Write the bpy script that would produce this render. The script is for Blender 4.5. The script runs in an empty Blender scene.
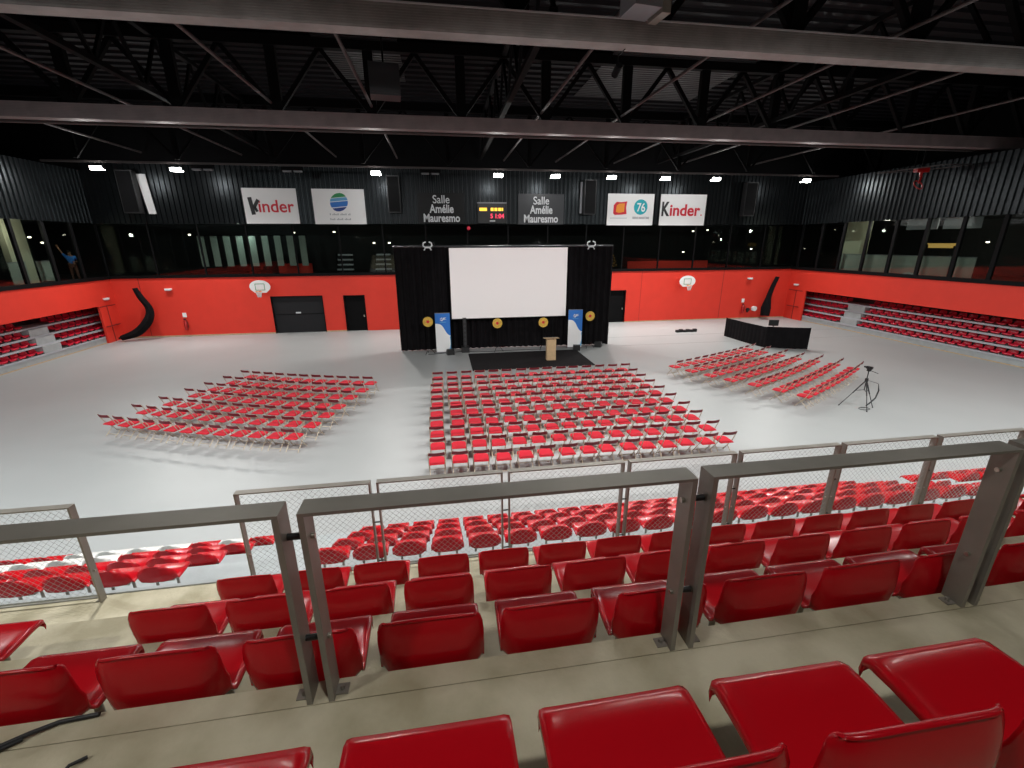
import bpy, bmesh, math, random
from mathutils import Vector, Matrix
random.seed(7)
SC = bpy.context.scene
COL = SC.collection
PI = math.pi
ORD = ['', 'first', 'second', 'third', 'fourth', 'fifth', 'sixth', 'seventh', 'eighth', 'ninth', 'tenth', 'eleventh', 'twelfth',
       'thirteenth', 'fourteenth', 'fifteenth', 'sixteenth', 'seventeenth', 'eighteenth', 'nineteenth', 'twentieth',
       'twenty-first', 'twenty-second', 'twenty-third', 'twenty-fourth', 'twenty-fifth', 'twenty-sixth', 'twenty-seventh',
       'twenty-eighth', 'twenty-ninth', 'thirtieth', 'thirty-first', 'thirty-second', 'thirty-third', 'thirty-fourth', 'thirty-fifth']

# ---------------------------------------------------------------- camera (H = 6 m above the hall floor)
F = 443.75
RX = Vector((0.9878649, -0.15525781, -0.00423706))
UP = Vector((0.051208, 0.29982571, 0.95261865))
FW = Vector((0.1466311, 0.94127549, -0.30413774))
CAM = Vector((0, 0, 6.0))
cam_d = bpy.data.cameras.new('camera')
cam = bpy.data.objects.new('camera', cam_d)
COL.objects.link(cam)
cam_d.sensor_width = 36
cam_d.lens = F * 36 / 1024
cam_d.clip_start = 0.05
cam_d.clip_end = 200
m = Matrix((RX, UP, -FW)).transposed().to_4x4()
m.translation = CAM
cam.matrix_world = m
SC.camera = cam


def in_view(x, y, z, pad=30):
    d = Vector((x, y, z)) - CAM
    w = d.dot(FW)
    if w < 0.2:
        return False
    u = 512 + F * d.dot(RX) / w
    v = 384 - F * d.dot(UP) / w
    return -pad < u < 1024 + pad and -pad < v < 768 + pad


# ---------------------------------------------------------------- materials
def mat(name, col, rough=0.5, metal=0.0, emit=None, es=0.0, coat=0.0, spec=0.5, noise=0.0, nscale=8.0, bump=0.0, bscale=60.0, col2=None, alpha=None):
    mt = bpy.data.materials.new(name)
    mt.use_nodes = True
    nt = mt.node_tree
    b = nt.nodes['Principled BSDF']
    b.inputs['Base Color'].default_value = (*col, 1)
    b.inputs['Roughness'].default_value = rough
    b.inputs['Metallic'].default_value = metal
    b.inputs['Specular IOR Level'].default_value = spec
    b.inputs['Coat Weight'].default_value = coat
    b.inputs['Coat Roughness'].default_value = 0.08
    if emit:
        b.inputs['Emission Color'].default_value = (*emit, 1)
        b.inputs['Emission Strength'].default_value = es
    if noise or bump:
        tc = nt.nodes.new('ShaderNodeTexCoord')
        if noise:
            n = nt.nodes.new('ShaderNodeTexNoise')
            n.inputs['Scale'].default_value = nscale
            n.inputs['Detail'].default_value = 5
            nt.links.new(tc.outputs['Object'], n.inputs['Vector'])
            r = nt.nodes.new('ShaderNodeValToRGB')
            c2 = col2 or tuple(c * (1 - noise) for c in col)
            r.color_ramp.elements[0].position = 0.35
            r.color_ramp.elements[1].position = 0.65
            r.color_ramp.elements[0].color = (*c2, 1)
            r.color_ramp.elements[1].color = (*col, 1)
            nt.links.new(n.outputs['Fac'], r.inputs['Fac'])
            nt.links.new(r.outputs['Color'], b.inputs['Base Color'])
        if bump:
            n2 = nt.nodes.new('ShaderNodeTexNoise')
            n2.inputs['Scale'].default_value = bscale
            nt.links.new(tc.outputs['Object'], n2.inputs['Vector'])
            bp = nt.nodes.new('ShaderNodeBump')
            bp.inputs['Strength'].default_value = bump
            bp.inputs['Distance'].default_value = 0.01
            nt.links.new(n2.outputs['Fac'], bp.inputs['Height'])
            nt.links.new(bp.outputs['Normal'], b.inputs['Normal'])
    return mt


M = {}
M['floor'] = mat('sports_floor', (0.350, 0.358, 0.356), 0.42, noise=0.05, nscale=0.35, spec=0.35)
M['line'] = mat('floor_line', (0.22, 0.22, 0.22), 0.5)
M['tan'] = mat('tan_edge', (0.50, 0.36, 0.22), 0.6, noise=0.2)
M['red_wall'] = mat('red_panel', (0.72, 0.045, 0.027), 0.55, spec=0.3, noise=0.05, nscale=1.5)
M['red_line'] = mat('red_joint', (0.20, 0.012, 0.010), 0.7)
M['black'] = mat('black_paint', (0.003, 0.003, 0.0035), 0.7, spec=0.12)
M['black_metal'] = mat('black_corrugated_metal', (0.019, 0.022, 0.024), 0.32, metal=0.75, spec=0.3)
M['drape'] = mat('black_drape', (0.008, 0.007, 0.008), 0.9, spec=0.1, noise=0.3, nscale=3)
M['carpet'] = mat('dark_carpet', (0.022, 0.020, 0.021), 0.95, spec=0.1, noise=0.3, nscale=20)
M['deck'] = mat('roof_deck_metal', (0.0045, 0.0045, 0.006), 0.6, spec=0.12)
M['truss'] = mat('truss_paint', (0.0015, 0.0015, 0.002), 0.8, spec=0.15)
M['beam'] = mat('beam_paint', (0.26, 0.235, 0.225), 0.5, noise=0.25, nscale=2)
M['beam_side'] = mat('pinkish_beam_paint', (0.20, 0.155, 0.155), 0.55, noise=0.2, nscale=2)
M['flange'] = mat('flange_paint', (0.42, 0.40, 0.41), 0.4)
M['garage'] = mat('garage_grey', (0.016, 0.016, 0.018), 0.6, spec=0.2)
M['lit_patch'] = mat('deck_lit_patch', (0.06, 0.062, 0.065), 0.5, metal=0.3, noise=.4, nscale=.7)  # lighter deck colour, light on the roof put into the paint
M['dim_lit_patch'] = mat('deck_dim_lit_patch', (0.028, 0.028, 0.03), 0.5, metal=0.3, noise=.5, nscale=.7)  # weaker version for the dimmer lit patch
M['pipe'] = mat('pipe_paint', (0.06, 0.05, 0.05), 0.5)
M['concrete'] = mat('stand_concrete', (0.57, 0.52, 0.38), 0.6, noise=0.42, nscale=2.9, col2=(0.35, 0.31, 0.20), bump=0.25, bscale=45)
M['concrete2'] = mat('lower_concrete', (0.36, 0.385, 0.39), 0.65, noise=0.15, nscale=3, bump=0.15)
M['steel'] = mat('grey_steel', (0.27, 0.25, 0.215), 0.42, metal=0.3, noise=0.15, nscale=6)
M['bolt'] = mat('zinc_bolt', (0.5, 0.47, 0.4), 0.3, metal=0.9)
M['dark_bolt'] = mat('black_spacer', (0.012, 0.012, 0.012), 0.4)
M['wire'] = mat('steel_wire', (0.30, 0.30, 0.29), 0.4, metal=0.6)
M['seat_red'] = mat('red_plastic', (0.46, 0.003, 0.009), 0.24, coat=0.14, spec=0.28)
M['seat_white'] = mat('white_plastic', (0.70, 0.69, 0.66), 0.25, coat=0.3)
M['seat_far'] = mat('crimson_plastic', (0.50, 0.008, 0.03), 0.35)
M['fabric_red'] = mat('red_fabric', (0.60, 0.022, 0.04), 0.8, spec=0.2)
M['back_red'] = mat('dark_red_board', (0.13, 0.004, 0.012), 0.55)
M['chair_frame'] = mat('beige_tube', (0.50, 0.42, 0.31), 0.4, metal=0.2)
M['white'] = mat('white_board', (0.84, 0.84, 0.84), 0.5)
M['screen'] = mat('screen_cloth', (0.97, 0.93, 0.92), 0.85, spec=0.2)
M['letter_red'] = mat('letter_red', (0.62, 0.01, 0.03), 0.5)
M['letter_black'] = mat('letter_black', (0.02, 0.02, 0.022), 0.5)
M['letter_white'] = mat('letter_white', (0.62, 0.64, 0.66), 0.5)
M['letter_grey'] = mat('letter_grey', (0.38, 0.39, 0.42), 0.5)
M['board_black'] = mat('black_board', (0.010, 0.010, 0.011), 0.5, spec=0.25)
M['board_dark'] = mat('dark_board', (0.030, 0.032, 0.036), 0.45)
M['blue'] = mat('blue_print', (0.02, 0.16, 0.55), 0.5)
M['blue_d'] = mat('navy_print', (0.01, 0.04, 0.22), 0.5)
M['blue_l'] = mat('light_blue_print', (0.12, 0.36, 0.62), 0.5)
M['green'] = mat('green_print', (0.02, 0.25, 0.08), 0.5)
M['teal'] = mat('teal_print', (0.0, 0.38, 0.45), 0.5)
M['orange'] = mat('orange_print', (0.85, 0.30, 0.02), 0.5)
M['gold'] = mat('gold_disc', (0.80, 0.52, 0.09), 0.4, metal=0.25, noise=0.25, nscale=9)
M['wood'] = mat('pale_wood', (0.60, 0.42, 0.24), 0.5, noise=0.12, nscale=6)
M['grey_box'] = mat('grey_housing', (0.20, 0.205, 0.22), 0.45)
M['lens'] = mat('lamp_lens', (1, 1, 1), 0.3, emit=(1.0, 0.98, 0.92), es=30)
M['lens_warm'] = mat('corridor_lamp', (1, 1, 1), 0.3, emit=(1.0, 0.9, 0.7), es=9)
M['amber'] = mat('amber_led', (0.3, 0.2, 0.02), 0.4, emit=(1.0, 0.55, 0.05), es=1.6)
M['led_red'] = mat('red_led', (0.3, 0.02, 0.03), 0.4, emit=(1.0, 0.05, 0.12), es=1.5)
M['exit_red'] = mat('red_pilot', (0.3, 0.02, 0.03), 0.4, emit=(1.0, 0.03, 0.08), es=0.25)
M['pale_col'] = mat('pale_column', (0.50, 0.50, 0.36), 0.7)
M['frost'] = mat('frosted_panel', (0.33, 0.37, 0.32), 0.5)
M['gal'] = mat('gallery_dark', (0.012, 0.012, 0.013), 0.7)
M['skin'] = mat('skin', (0.35, 0.18, 0.11), 0.6)
M['shirt'] = mat('blue_shirt', (0.03, 0.20, 0.65), 0.8)
M['trousers'] = mat('brown_trousers', (0.12, 0.045, 0.03), 0.8)
M['hair'] = mat('dark_hair', (0.015, 0.010, 0.008), 0.7)
M['extinguisher'] = mat('extinguisher_red', (0.35, 0.008, 0.008), 0.3)
M['net'] = mat('white_net', (0.7, 0.7, 0.7), 0.7)
M['rubber'] = mat('black_rubber', (0.012, 0.012, 0.013), 0.5)
M['tree_gold'] = mat('tree_gold', (0.45, 0.22, 0.05), 0.4)


def glass_mat():
    mt = bpy.data.materials.new('tinted_glass')
    mt.use_nodes = True
    nt = mt.node_tree
    nt.nodes.clear()
    o = nt.nodes.new('ShaderNodeOutputMaterial')
    t = nt.nodes.new('ShaderNodeBsdfTransparent')
    t.inputs['Color'].default_value = (0.72, 0.76, 0.74, 1)
    g = nt.nodes.new('ShaderNodeBsdfGlossy')
    g.inputs['Roughness'].default_value = 0.02
    lw = nt.nodes.new('ShaderNodeLayerWeight')
    lw.inputs['Blend'].default_value = 0.5
    pw = nt.nodes.new('ShaderNodeMath')
    pw.operation = 'POWER'
    pw.inputs[1].default_value = 4.0
    nt.links.new(lw.outputs['Facing'], pw.inputs[0])
    fr = nt.nodes.new('ShaderNodeMath')
    fr.operation = 'MULTIPLY_ADD'
    fr.inputs[1].default_value = 0.9
    fr.inputs[2].default_value = 0.045
    nt.links.new(pw.outputs[0], fr.inputs[0])
    mx = nt.nodes.new('ShaderNodeMixShader')
    nt.links.new(fr.outputs[0], mx.inputs[0])
    nt.links.new(t.outputs[0], mx.inputs[1])
    nt.links.new(g.outputs[0], mx.inputs[2])
    nt.links.new(mx.outputs[0], o.inputs[0])
    return mt


M['glass'] = glass_mat()


# ---------------------------------------------------------------- mesh builder
class MB:
    def __init__(s):
        s.v, s.f, s.mi, s.sm = [], [], [], []

    def add(s, vs, fs, mi=0, smooth=False):
        n = len(s.v)
        s.v += [tuple(v) for v in vs]
        for f in fs:
            s.f.append([i + n for i in f])
            s.mi.append(mi)
            s.sm.append(smooth)
        return s

    def box(s, a, b, mi=0):
        x0, y0, z0 = a
        x1, y1, z1 = b
        return s.add([(x0, y0, z0), (x1, y0, z0), (x1, y1, z0), (x0, y1, z0), (x0, y0, z1), (x1, y0, z1), (x1, y1, z1), (x0, y1, z1)],
                     [(0, 3, 2, 1), (4, 5, 6, 7), (0, 1, 5, 4), (1, 2, 6, 5), (2, 3, 7, 6), (3, 0, 4, 7)], mi)

    def obox(s, p, q, w, h, up=(0, 0, 1), mi=0):
        """bar from p to q, w across, h along up"""
        p, q = Vector(p), Vector(q)
        d = (q - p).normalized()
        u = Vector(up)
        sd = d.cross(u)
        if sd.length < 1e-4:
            sd = d.cross(Vector((1, 0, 0)))
        sd.normalize()
        u = sd.cross(d).normalized()
        vs = []
        for c in (p, q):
            for a, b in ((-1, -1), (1, -1), (1, 1), (-1, 1)):
                vs.append(c + sd * a * w / 2 + u * b * h / 2)
        return s.add(vs, [(0, 1, 2, 3), (7, 6, 5, 4), (0, 4, 5, 1), (1, 5, 6, 2), (2, 6, 7, 3), (3, 7, 4, 0)], mi)

    def tube(s, pts, r, n=8, mi=0, cap=True):
        pts = [Vector(p) for p in pts]
        rs = r if isinstance(r, (list, tuple)) else [r] * len(pts)
        rings = []
        prev = None
        for i, p in enumerate(pts):
            d = (pts[min(i + 1, len(pts) - 1)] - pts[max(i - 1, 0)]).normalized()
            a = prev if prev is not None else (Vector((0, 0, 1)) if abs(d.z) < 0.9 else Vector((1, 0, 0)))
            a = (a - d * a.dot(d)).normalized()
            prev = a
            b = d.cross(a)
            rings.append([p + (a * math.cos(t) + b * math.sin(t)) * rs[i] for t in [2 * PI * k / n for k in range(n)]])
        vs = [v for rg in rings for v in rg]
        fs = []
        for i in range(len(pts) - 1):
            for k in range(n):
                fs.append((i * n + k, i * n + (k + 1) % n, (i + 1) * n + (k + 1) % n, (i + 1) * n + k))
        s.add(vs, fs, mi, True)
        if cap:
            s.add(rings[0], [tuple(range(n))[::-1]], mi)
            s.add(rings[-1], [tuple(range(n))], mi)
        return s

    def prism(s, poly, a, b, axis='y', mi=0, smooth=False):
        """polygon in the plane across axis, from a to b along it"""
        def P(u, v, w):
            return {'x': (w, u, v), 'y': (u, w, v), 'z': (u, v, w)}[axis]
        n = len(poly)
        vs = [P(u, v, a) for u, v in poly] + [P(u, v, b) for u, v in poly]
        fs = [tuple(range(n)), tuple(range(2 * n - 1, n - 1, -1))]
        s.add(vs, fs, mi)
        s.add(vs, [(k, (k + 1) % n, n + (k + 1) % n, n + k) for k in range(n)], mi, smooth)
        return s

    def sphere(s, c, r, n=10, mi=0, sc=(1, 1, 1)):
        vs = [(c[0], c[1], c[2] + r * sc[2])]
        m_ = n // 2
        for i in range(1, m_):
            for k in range(n):
                t, p = PI * i / m_, 2 * PI * k / n
                vs.append((c[0] + r * sc[0] * math.sin(t) * math.cos(p), c[1] + r * sc[1] * math.sin(t) * math.sin(p), c[2] + r * sc[2] * math.cos(t)))
        vs.append((c[0], c[1], c[2] - r * sc[2]))
        fs = [(0, 1 + k, 1 + (k + 1) % n) for k in range(n)]
        for i in range(m_ - 2):
            for k in range(n):
                fs.append((1 + i * n + k, 1 + (i + 1) * n + k, 1 + (i + 1) * n + (k + 1) % n, 1 + i * n + (k + 1) % n))
        e = len(vs) - 1
        b = 1 + (m_ - 2) * n
        fs += [(b + k, e, b + (k + 1) % n) for k in range(n)]
        return s.add(vs, fs, mi, True)

    def mesh(s, name, mats):
        me = bpy.data.meshes.new(name)
        me.from_pydata(s.v, [], s.f)
        if not isinstance(mats, (list, tuple)):
            mats = [mats]
        for mm in mats:
            me.materials.append(M[mm] if isinstance(mm, str) else mm)
        me.polygons.foreach_set('material_index', s.mi)
        me.polygons.foreach_set('use_smooth', s.sm)
        bm = bmesh.new()
        bm.from_mesh(me)
        bmesh.ops.recalc_face_normals(bm, faces=bm.faces[:])
        bm.to_mesh(me)
        bm.free()
        me.update()
        return me

    def build(s, name, mats, parent=None):
        return link(name, s.mesh(name, mats), parent)


def link(name, me, parent=None, loc=None):
    o = bpy.data.objects.new(name, me)
    COL.objects.link(o)
    if parent:
        o.parent = parent
    if loc:
        o.location = loc
    return o


def tag(o, label, cat, group=None, kind=None):
    o['label'] = label
    o['category'] = cat
    if group:
        o['group'] = group
    if kind:
        o['kind'] = kind
    return o


def thing(name, label, cat, loc=(0, 0, 0), rz=0.0, group=None):
    o = bpy.data.objects.new(name, None)
    COL.objects.link(o)
    o.empty_display_size = 0.2
    o.location = loc
    o.rotation_euler = (0, 0, rz)
    return tag(o, label, cat, group)


def struct(o):
    o['kind'] = 'structure'
    return o


def dup(root, loc, rz, label, group=None):
    r = root.copy()
    COL.objects.link(r)
    r.location = loc
    r.rotation_euler = (0, 0, rz)
    r['label'] = label
    if group:
        r['group'] = group
    for ch in list(root.children):
        c = ch.copy()
        COL.objects.link(c)
        c.parent = r
        for g in list(ch.children):
            d = g.copy()
            COL.objects.link(d)
            d.parent = c
    return r


def text_mesh(s, size, depth=0.01, bold=0.0, align='CENTER', space=1.0):
    cu = bpy.data.curves.new('lettering', 'FONT')
    cu.body = s
    cu.size = size
    cu.extrude = depth
    cu.offset = bold
    cu.align_x = align
    cu.space_character = space
    o = bpy.data.objects.new('lettering', cu)
    COL.objects.link(o)
    dg = bpy.context.evaluated_depsgraph_get()
    me = bpy.data.meshes.new_from_object(o.evaluated_get(dg))
    bpy.data.objects.remove(o)
    return me


def lettering(name, s, loc, size, mt, parent, bold=0.0, width=None, depth=0.006, align='CENTER', space=1.0):
    """text standing upright in the x-z plane facing -y"""
    me = text_mesh(s, size, depth, bold, align, space)
    me.transform(Matrix.Rotation(PI / 2, 4, 'X'))
    if width:
        xs = [v.co.x for v in me.vertices]
        k = width / (max(xs) - min(xs))
        c = (max(xs) + min(xs)) / 2 if align == 'CENTER' else min(xs)
        me.transform(Matrix.Translation((-c, 0, 0)))
        me.transform(Matrix.Scale(k, 4, (1, 0, 0)))
    me.materials.clear()
    me.materials.append(M[mt])
    return link(name, me, parent, loc)


# ================================================================ SETTING
XL, XR, YB = -21.0, 27.9, 32.84
TOP = 13.6
# floor
f = MB().box((XL - 4, 4.2, -0.2), (XR + 5, YB + 0.3, 0)).build('floor', 'floor')
struct(f)
# faint joints / court lines
for nm, a, b in (('floor_line', (9.6, 27.4, 0), (XR, 27.44, 0.004)),
                 ('floor_line', (10.2, 25.0, 0), (XR, 25.03, 0.004))):
    o = MB().box(a, b).build('trim_floor_line', 'line')
    struct(o)

# back wall, red lower band, with three dark openings
GAR = (-11.5, -8.22, 2.5)
DR2 = (-6.74, -5.4, 2.47)
DR3 = (12.0, 13.96, 2.42)
HR = 3.87
w = MB()
xs = XL - 0.3
for (a, b, h) in (GAR, DR2, DR3):
    w.box((xs, YB, 0), (a, YB + 0.25, HR))
    w.box((a, YB, h), (b, YB + 0.25, HR))
    xs = b
w.box((xs, YB, 0), (XR + 0.3, YB + 0.25, HR))
struct(w.build('wall_back', 'red_wall'))
for a, b in ((-19.4, -19.37), (1.0, 1.03), (22.0, 22.03), (15.2, 15.215)):
    struct(MB().box((a, YB - 0.006, 0.0), (b, YB, HR)).build('trim_panel_joint', 'red_line'))
struct(MB().box((XL, YB - 0.03, 0), (-11.5, YB, 0.09)).build('baseboard_back_left', 'tan'))
struct(MB().box((-8.2, YB - 0.03, 0), (-6.76, YB, 0.09)).build('baseboard_back_mid', 'tan'))
struct(MB().box((14.0, YB - 0.03, 0), (XR, YB, 0.07)).build('baseboard_back_right', 'tan'))


def door(n, a, b, h, garage=False):
    root = struct(MB().box((a, YB + 0.12, 0), (b, YB + 0.2, h)).build('door_%d' % n, 'garage' if garage else 'black'))
    fr = MB().box((a - 0.05, YB - 0.03, 0), (a, YB + 0.2, h + 0.05)).box((b, YB - 0.03, 0), (b + 0.05, YB + 0.2, h + 0.05)).box((a, YB - 0.03, h), (b, YB + 0.2, h + 0.05))
    fr.build('door_frame', 'black', root)
    if garage:
        MB().box((a, YB + 0.10, 1.28), (b, YB + 0.12, 1.31)).build('door_joint', 'black', root)
        MB().box(((a + b) / 2 - 0.22, YB + 0.08, 1.34), ((a + b) / 2 + 0.1, YB + 0.12, 1.44)).build('door_handle', 'letter_white', root)
    else:
        MB().box((b - 0.16, YB + 0.07, 0.98), (b - 0.1, YB + 0.12, 1.12)).build('door_handle', 'bolt', root)


door(1, *GAR, garage=True)
door(2, *DR2)
door(3, *DR3)


# corrugated upper walls
def corrugated(name, p, q, z0, z1, inward, top=None, pitch=0.3, depth=0.07):
    p, q = Vector((*p, 0)), Vector((*q, 0))
    L = (q - p).length
    d = (q - p).normalized()
    n = Vector((*inward, 0)).normalized()
    pr = []
    k = 0
    while k * pitch < L:
        t = k * pitch
        pr += [(t, 0), (t + pitch * 0.42, 0), (t + pitch * 0.52, depth), (t + pitch * 0.9, depth)]
        k += 1
    mb = MB()
    vs = []
    for t, o in pr:
        t = min(t, L)
        c = p + d * t + n * o
        vs.append((c.x, c.y, z0))
        vs.append((c.x, c.y, z1))
    mb.add(vs, [(2 * i, 2 * i + 2, 2 * i + 3, 2 * i + 1) for i in range(len(pr) - 1)])
    c = [p - n * 0.12, q - n * 0.12, q - n * 0.02, p - n * 0.02]
    mb.add([(v.x, v.y, z0) for v in c] + [(v.x, v.y, z1) for v in c], [(0, 1, 2, 3), (4, 5, 6, 7), (0, 1, 5, 4), (1, 2, 6, 5), (2, 3, 7, 6), (3, 0, 4, 7)])
    return struct(mb.build(name, 'black_metal'))


ZU = 7.22
corrugated('wall_back_upper', (XL, YB), (XR, YB), ZU, 10.75, (0, -1))
corrugated('wall_left_upper', (XL, -6), (XL, YB), ZU, 10.2, (1, 0))
corrugated('wall_right_upper', (XR, -6), (XR, YB), ZU, 10.2, (-1, 0))
# dark void above the panels: the roof runs on past them
struct(MB().box((XL - 5.2, YB + .15, ZU + .35), (XR + 5.2, YB + .3, TOP)).build('wall_roof_back', 'truss'))
struct(MB().box((XL - 5.2, -8, ZU + .35), (XL - 5, YB + .2, TOP)).build('wall_roof_left', 'truss'))
struct(MB().box((XR + 5, -8, ZU + .35), (XR + 5.2, YB + .2, TOP)).build('wall_roof_right', 'truss'))
# black sills and soffits of the glazed gallery
ZS = 4.05
struct(MB().box((XL - 0.1, YB - 0.06, HR), (XR + 0.1, YB + 0.3, ZS)).build('trim_sill_back', 'black'))
struct(MB().box((XL - 0.3, -2, HR - 0.02), (XL + 0.05, YB, ZS)).build('trim_sill_left', 'black'))
struct(MB().box((XR - 0.05, -2, HR - 0.02), (XR + 0.3, YB, ZS)).build('trim_sill_right', 'black'))
# gallery shell behind the glass
struct(MB().box((XL - 7, YB + 0.3, HR - 0.2), (XR + 7, YB + 6, HR)).box((XL - 7, 2, HR - 0.2), (XL - 0.25, YB + 0.3, HR)).box((XR + 0.25, 2, HR - 0.2), (XR + 7, YB + 0.3, HR)).build('floor_gallery', 'gal'))
struct(MB().box((XL - 7, YB + 0.15, ZU + 0.1), (XR + 7, YB + 6, ZU + 0.3)).box((XL - 7, 2, ZU + 0.1), (XL - 0.12, YB + 0.15, ZU + 0.3)).box((XR + 0.12, 2, ZU + 0.1), (XR + 7, YB + 0.15, ZU + 0.3)).build('ceiling_gallery', 'gal'))
struct(MB().box((XL - 7, YB + 5.8, HR), (XR + 7, YB + 6, ZU + 0.2)).build('wall_gallery_back', 'gal'))
struct(MB().box((XL - 7.2, 2, HR), (XL - 7, YB + 6, ZU + 0.2)).build('wall_gallery_left', 'gal'))
struct(MB().box((XR + 7, 2, HR), (XR + 7.2, YB + 6, ZU + 0.2)).build('wall_gallery_right', 'gal'))
# panes: one window per bay
wn = 0


def bay(axis, a, b, fixed):
    global wn
    wn += 1
    t = 0.02
    if axis == 'x':
        root = struct(MB().box((a + 0.05, fixed + 0.06, ZS), (b - 0.05, fixed + 0.075, ZU)).build('window_%d' % wn, 'glass'))
        MB().box((a - 0.04, fixed + 0.0, ZS), (a + 0.04, fixed + 0.12, ZU)).build('window_frame', 'black', root)
    else:
        sgn = 1 if fixed > 0 else -1
        x0, x1 = sorted((fixed + sgn * 0.06, fixed + sgn * 0.075))
        root = struct(MB().box((x0, a + 0.05, ZS), (x1, b - 0.05, ZU)).build('window_%d' % wn, 'glass'))
        x0, x1 = sorted((fixed, fixed + sgn * 0.14))
        MB().box((x0, a - 0.09, ZS), (x1, a + 0.09, ZU)).build('window_frame', 'black', root)


n = 17
for i in range(n):
    bay('x', XL + (XR - XL) * i / n, XL + (XR - XL) * (i + 1) / n, YB)
ys = [YB - 1.95 * i for i in range(0, 13)]
for i in range(12):
    bay('y', ys[i + 1], ys[i], XL)

ysr = [YB, 32.39] + [32.39 - 1.857 * k for k in range(1, 13)]
for i in range(13):
    bay('y', ysr[i + 1], ysr[i], XR)
# side walls: fascia above the bleacher recess, pillar with double door in the corner
def side(sgn, X, rec_y, name):
    def bx(mb, xa, xb, ya, yb, za, zb):
        x0, x1 = sorted((X + sgn * xa, X + sgn * xb))
        return mb.box((x0, ya, za), (x1, yb, zb))
    mb = MB()
    bx(mb, 0, 0.25, -2, YB, 2.32, HR)
    bx(mb, 0, 0.12, rec_y, YB + 0.2, 0, 2.32)
    bx(mb, 0.25, 2.6, -2, YB + 0.2, 2.9, HR - 0.2)
    bx(mb, 2.5, 2.6, -2, YB + .2, 0, 3.0)
    bx(mb, .12, 2.5, YB, YB + .2, 0, 3.0)
    struct(mb.build('wall_' + name, 'red_wall'))
    d = MB()
    bx(d, -0.012, 0, 31.9, 31.96, 0.0, 2.3)
    bx(d, -0.012, 0, 31.3, 32.7, 2.24, 2.29)
    dd = struct(d.build('door_%d' % (4 if sgn < 0 else 5), 'red_line'))
    h = MB()
    bx(h, -0.09, -0.05, 31.35, 32.6, 1.0, 1.05)
    bx(h, -0.09, 0, 31.5, 31.55, 1.0, 1.05)
    bx(h, -0.09, 0, 32.3, 32.35, 1.0, 1.05)
    h.build('push_bar', 'red_line', dd)


side(-1, XL, 31.3, 'left')
side(1, XR, 31.0, 'right')

# roof
def roof():
    mb = MB()
    pr = []
    y = -8.0
    while y < YB + 1:
        pr += [(y, TOP), (y + 0.35, TOP), (y + 0.42, TOP - 0.09), (y + 0.6, TOP - 0.09)]
        y += 0.67
    x0, x1 = XL - 5.2, XR + 5.2
    vs = []
    for yy, zz in pr:
        vs += [(x0, yy, zz), (x1, yy, zz)]
    mb.add(vs, [(2 * i, 2 * i + 2, 2 * i + 3, 2 * i + 1) for i in range(len(pr) - 1)])
    mb.box((x0, -8, TOP + 0.01), (x1, YB + 1, TOP + 0.2))
    struct(mb.build('ceiling', 'deck'))


roof()
for i, (xa, ya, xb, yb, lab) in enumerate(((7.6, 20.4, 14.2, 26.6, 'ribbed roof patch coloured lighter as lit deck between the beams, right of centre'),
                                           (-4.4, 19.4, -1.2, 25.6, 'ribbed roof patch coloured lighter as lit deck between the beams, left of centre'))):
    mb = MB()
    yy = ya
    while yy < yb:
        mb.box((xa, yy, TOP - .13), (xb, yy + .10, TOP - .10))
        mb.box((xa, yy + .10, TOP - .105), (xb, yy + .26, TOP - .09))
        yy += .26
    tag(mb.build('lit_roof_patch', M['lit_patch'] if i == 0 else M['dim_lit_patch']), lab, 'roof panel')  # added patches, lighter colour stands in for light falling on the deck
struct(MB().box((XL, -8.2, 0), (XR, -8, TOP)).build('wall_front', 'gal'))
struct(MB().box((XL - 0.2, -8, 4), (XL, -2, TOP)).box((XR, -8, 4), (XR + 0.2, -2, TOP)).build('wall_stand_sides', 'gal'))

# roof trusses (each with its pale bottom beam) running across the hall
def truss(y, z0, z1, bay_w, phase, label, face=True, web=0.16):
    t = thing('roof_truss', label, 'roof truss', (0, y, z0), 0, 'roof trusses')
    if face:
        b = MB()
        b.box((XL - 4.9, -0.12, 0), (XR + 4.9, 0.3, 0.48))
        for i in range(9):
            b.box((XL - 4.9, -0.135, 0.03 + i * 0.05), (XR + 4.9, -0.12, 0.05 + i * 0.05))
        b.build('bottom_beam', 'beam' if y < 15 else 'beam_side', t)
        MB().box((XL - 4.9, -.16, .48), (XR + 4.9, .3, .505)).build('beam_flange', 'flange' if y < 15 else 'beam_side', t)
    u = MB().box((XL - 4.9, -0.1, z1 - z0 - 0.25), (XR + 4.9, 0.2, z1 - z0 + .11))
    u.build('top_chord', 'truss', t)
    wv = MB()
    x = XL + phase
    base = 0.48 if face else 0.05
    while x < XR + 4.5:
        wv.obox((x, 0.1, base), (x, 0.1, z1 - z0 - 0.2), web * 2.4, web * 1.4, (0, 1, 0))
        if x + bay_w < XR + 4.5:
            wv.obox((x, 0.1, base), (x + bay_w / 2, 0.1, z1 - z0 - 0.2), web, web, (0, 1, 0))
            wv.obox((x + bay_w, 0.1, base), (x + bay_w / 2, 0.1, z1 - z0 - 0.2), web, web, (0, 1, 0))
        x += bay_w
    wv.build('truss_webbing', 'truss', t)
    return t


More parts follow.
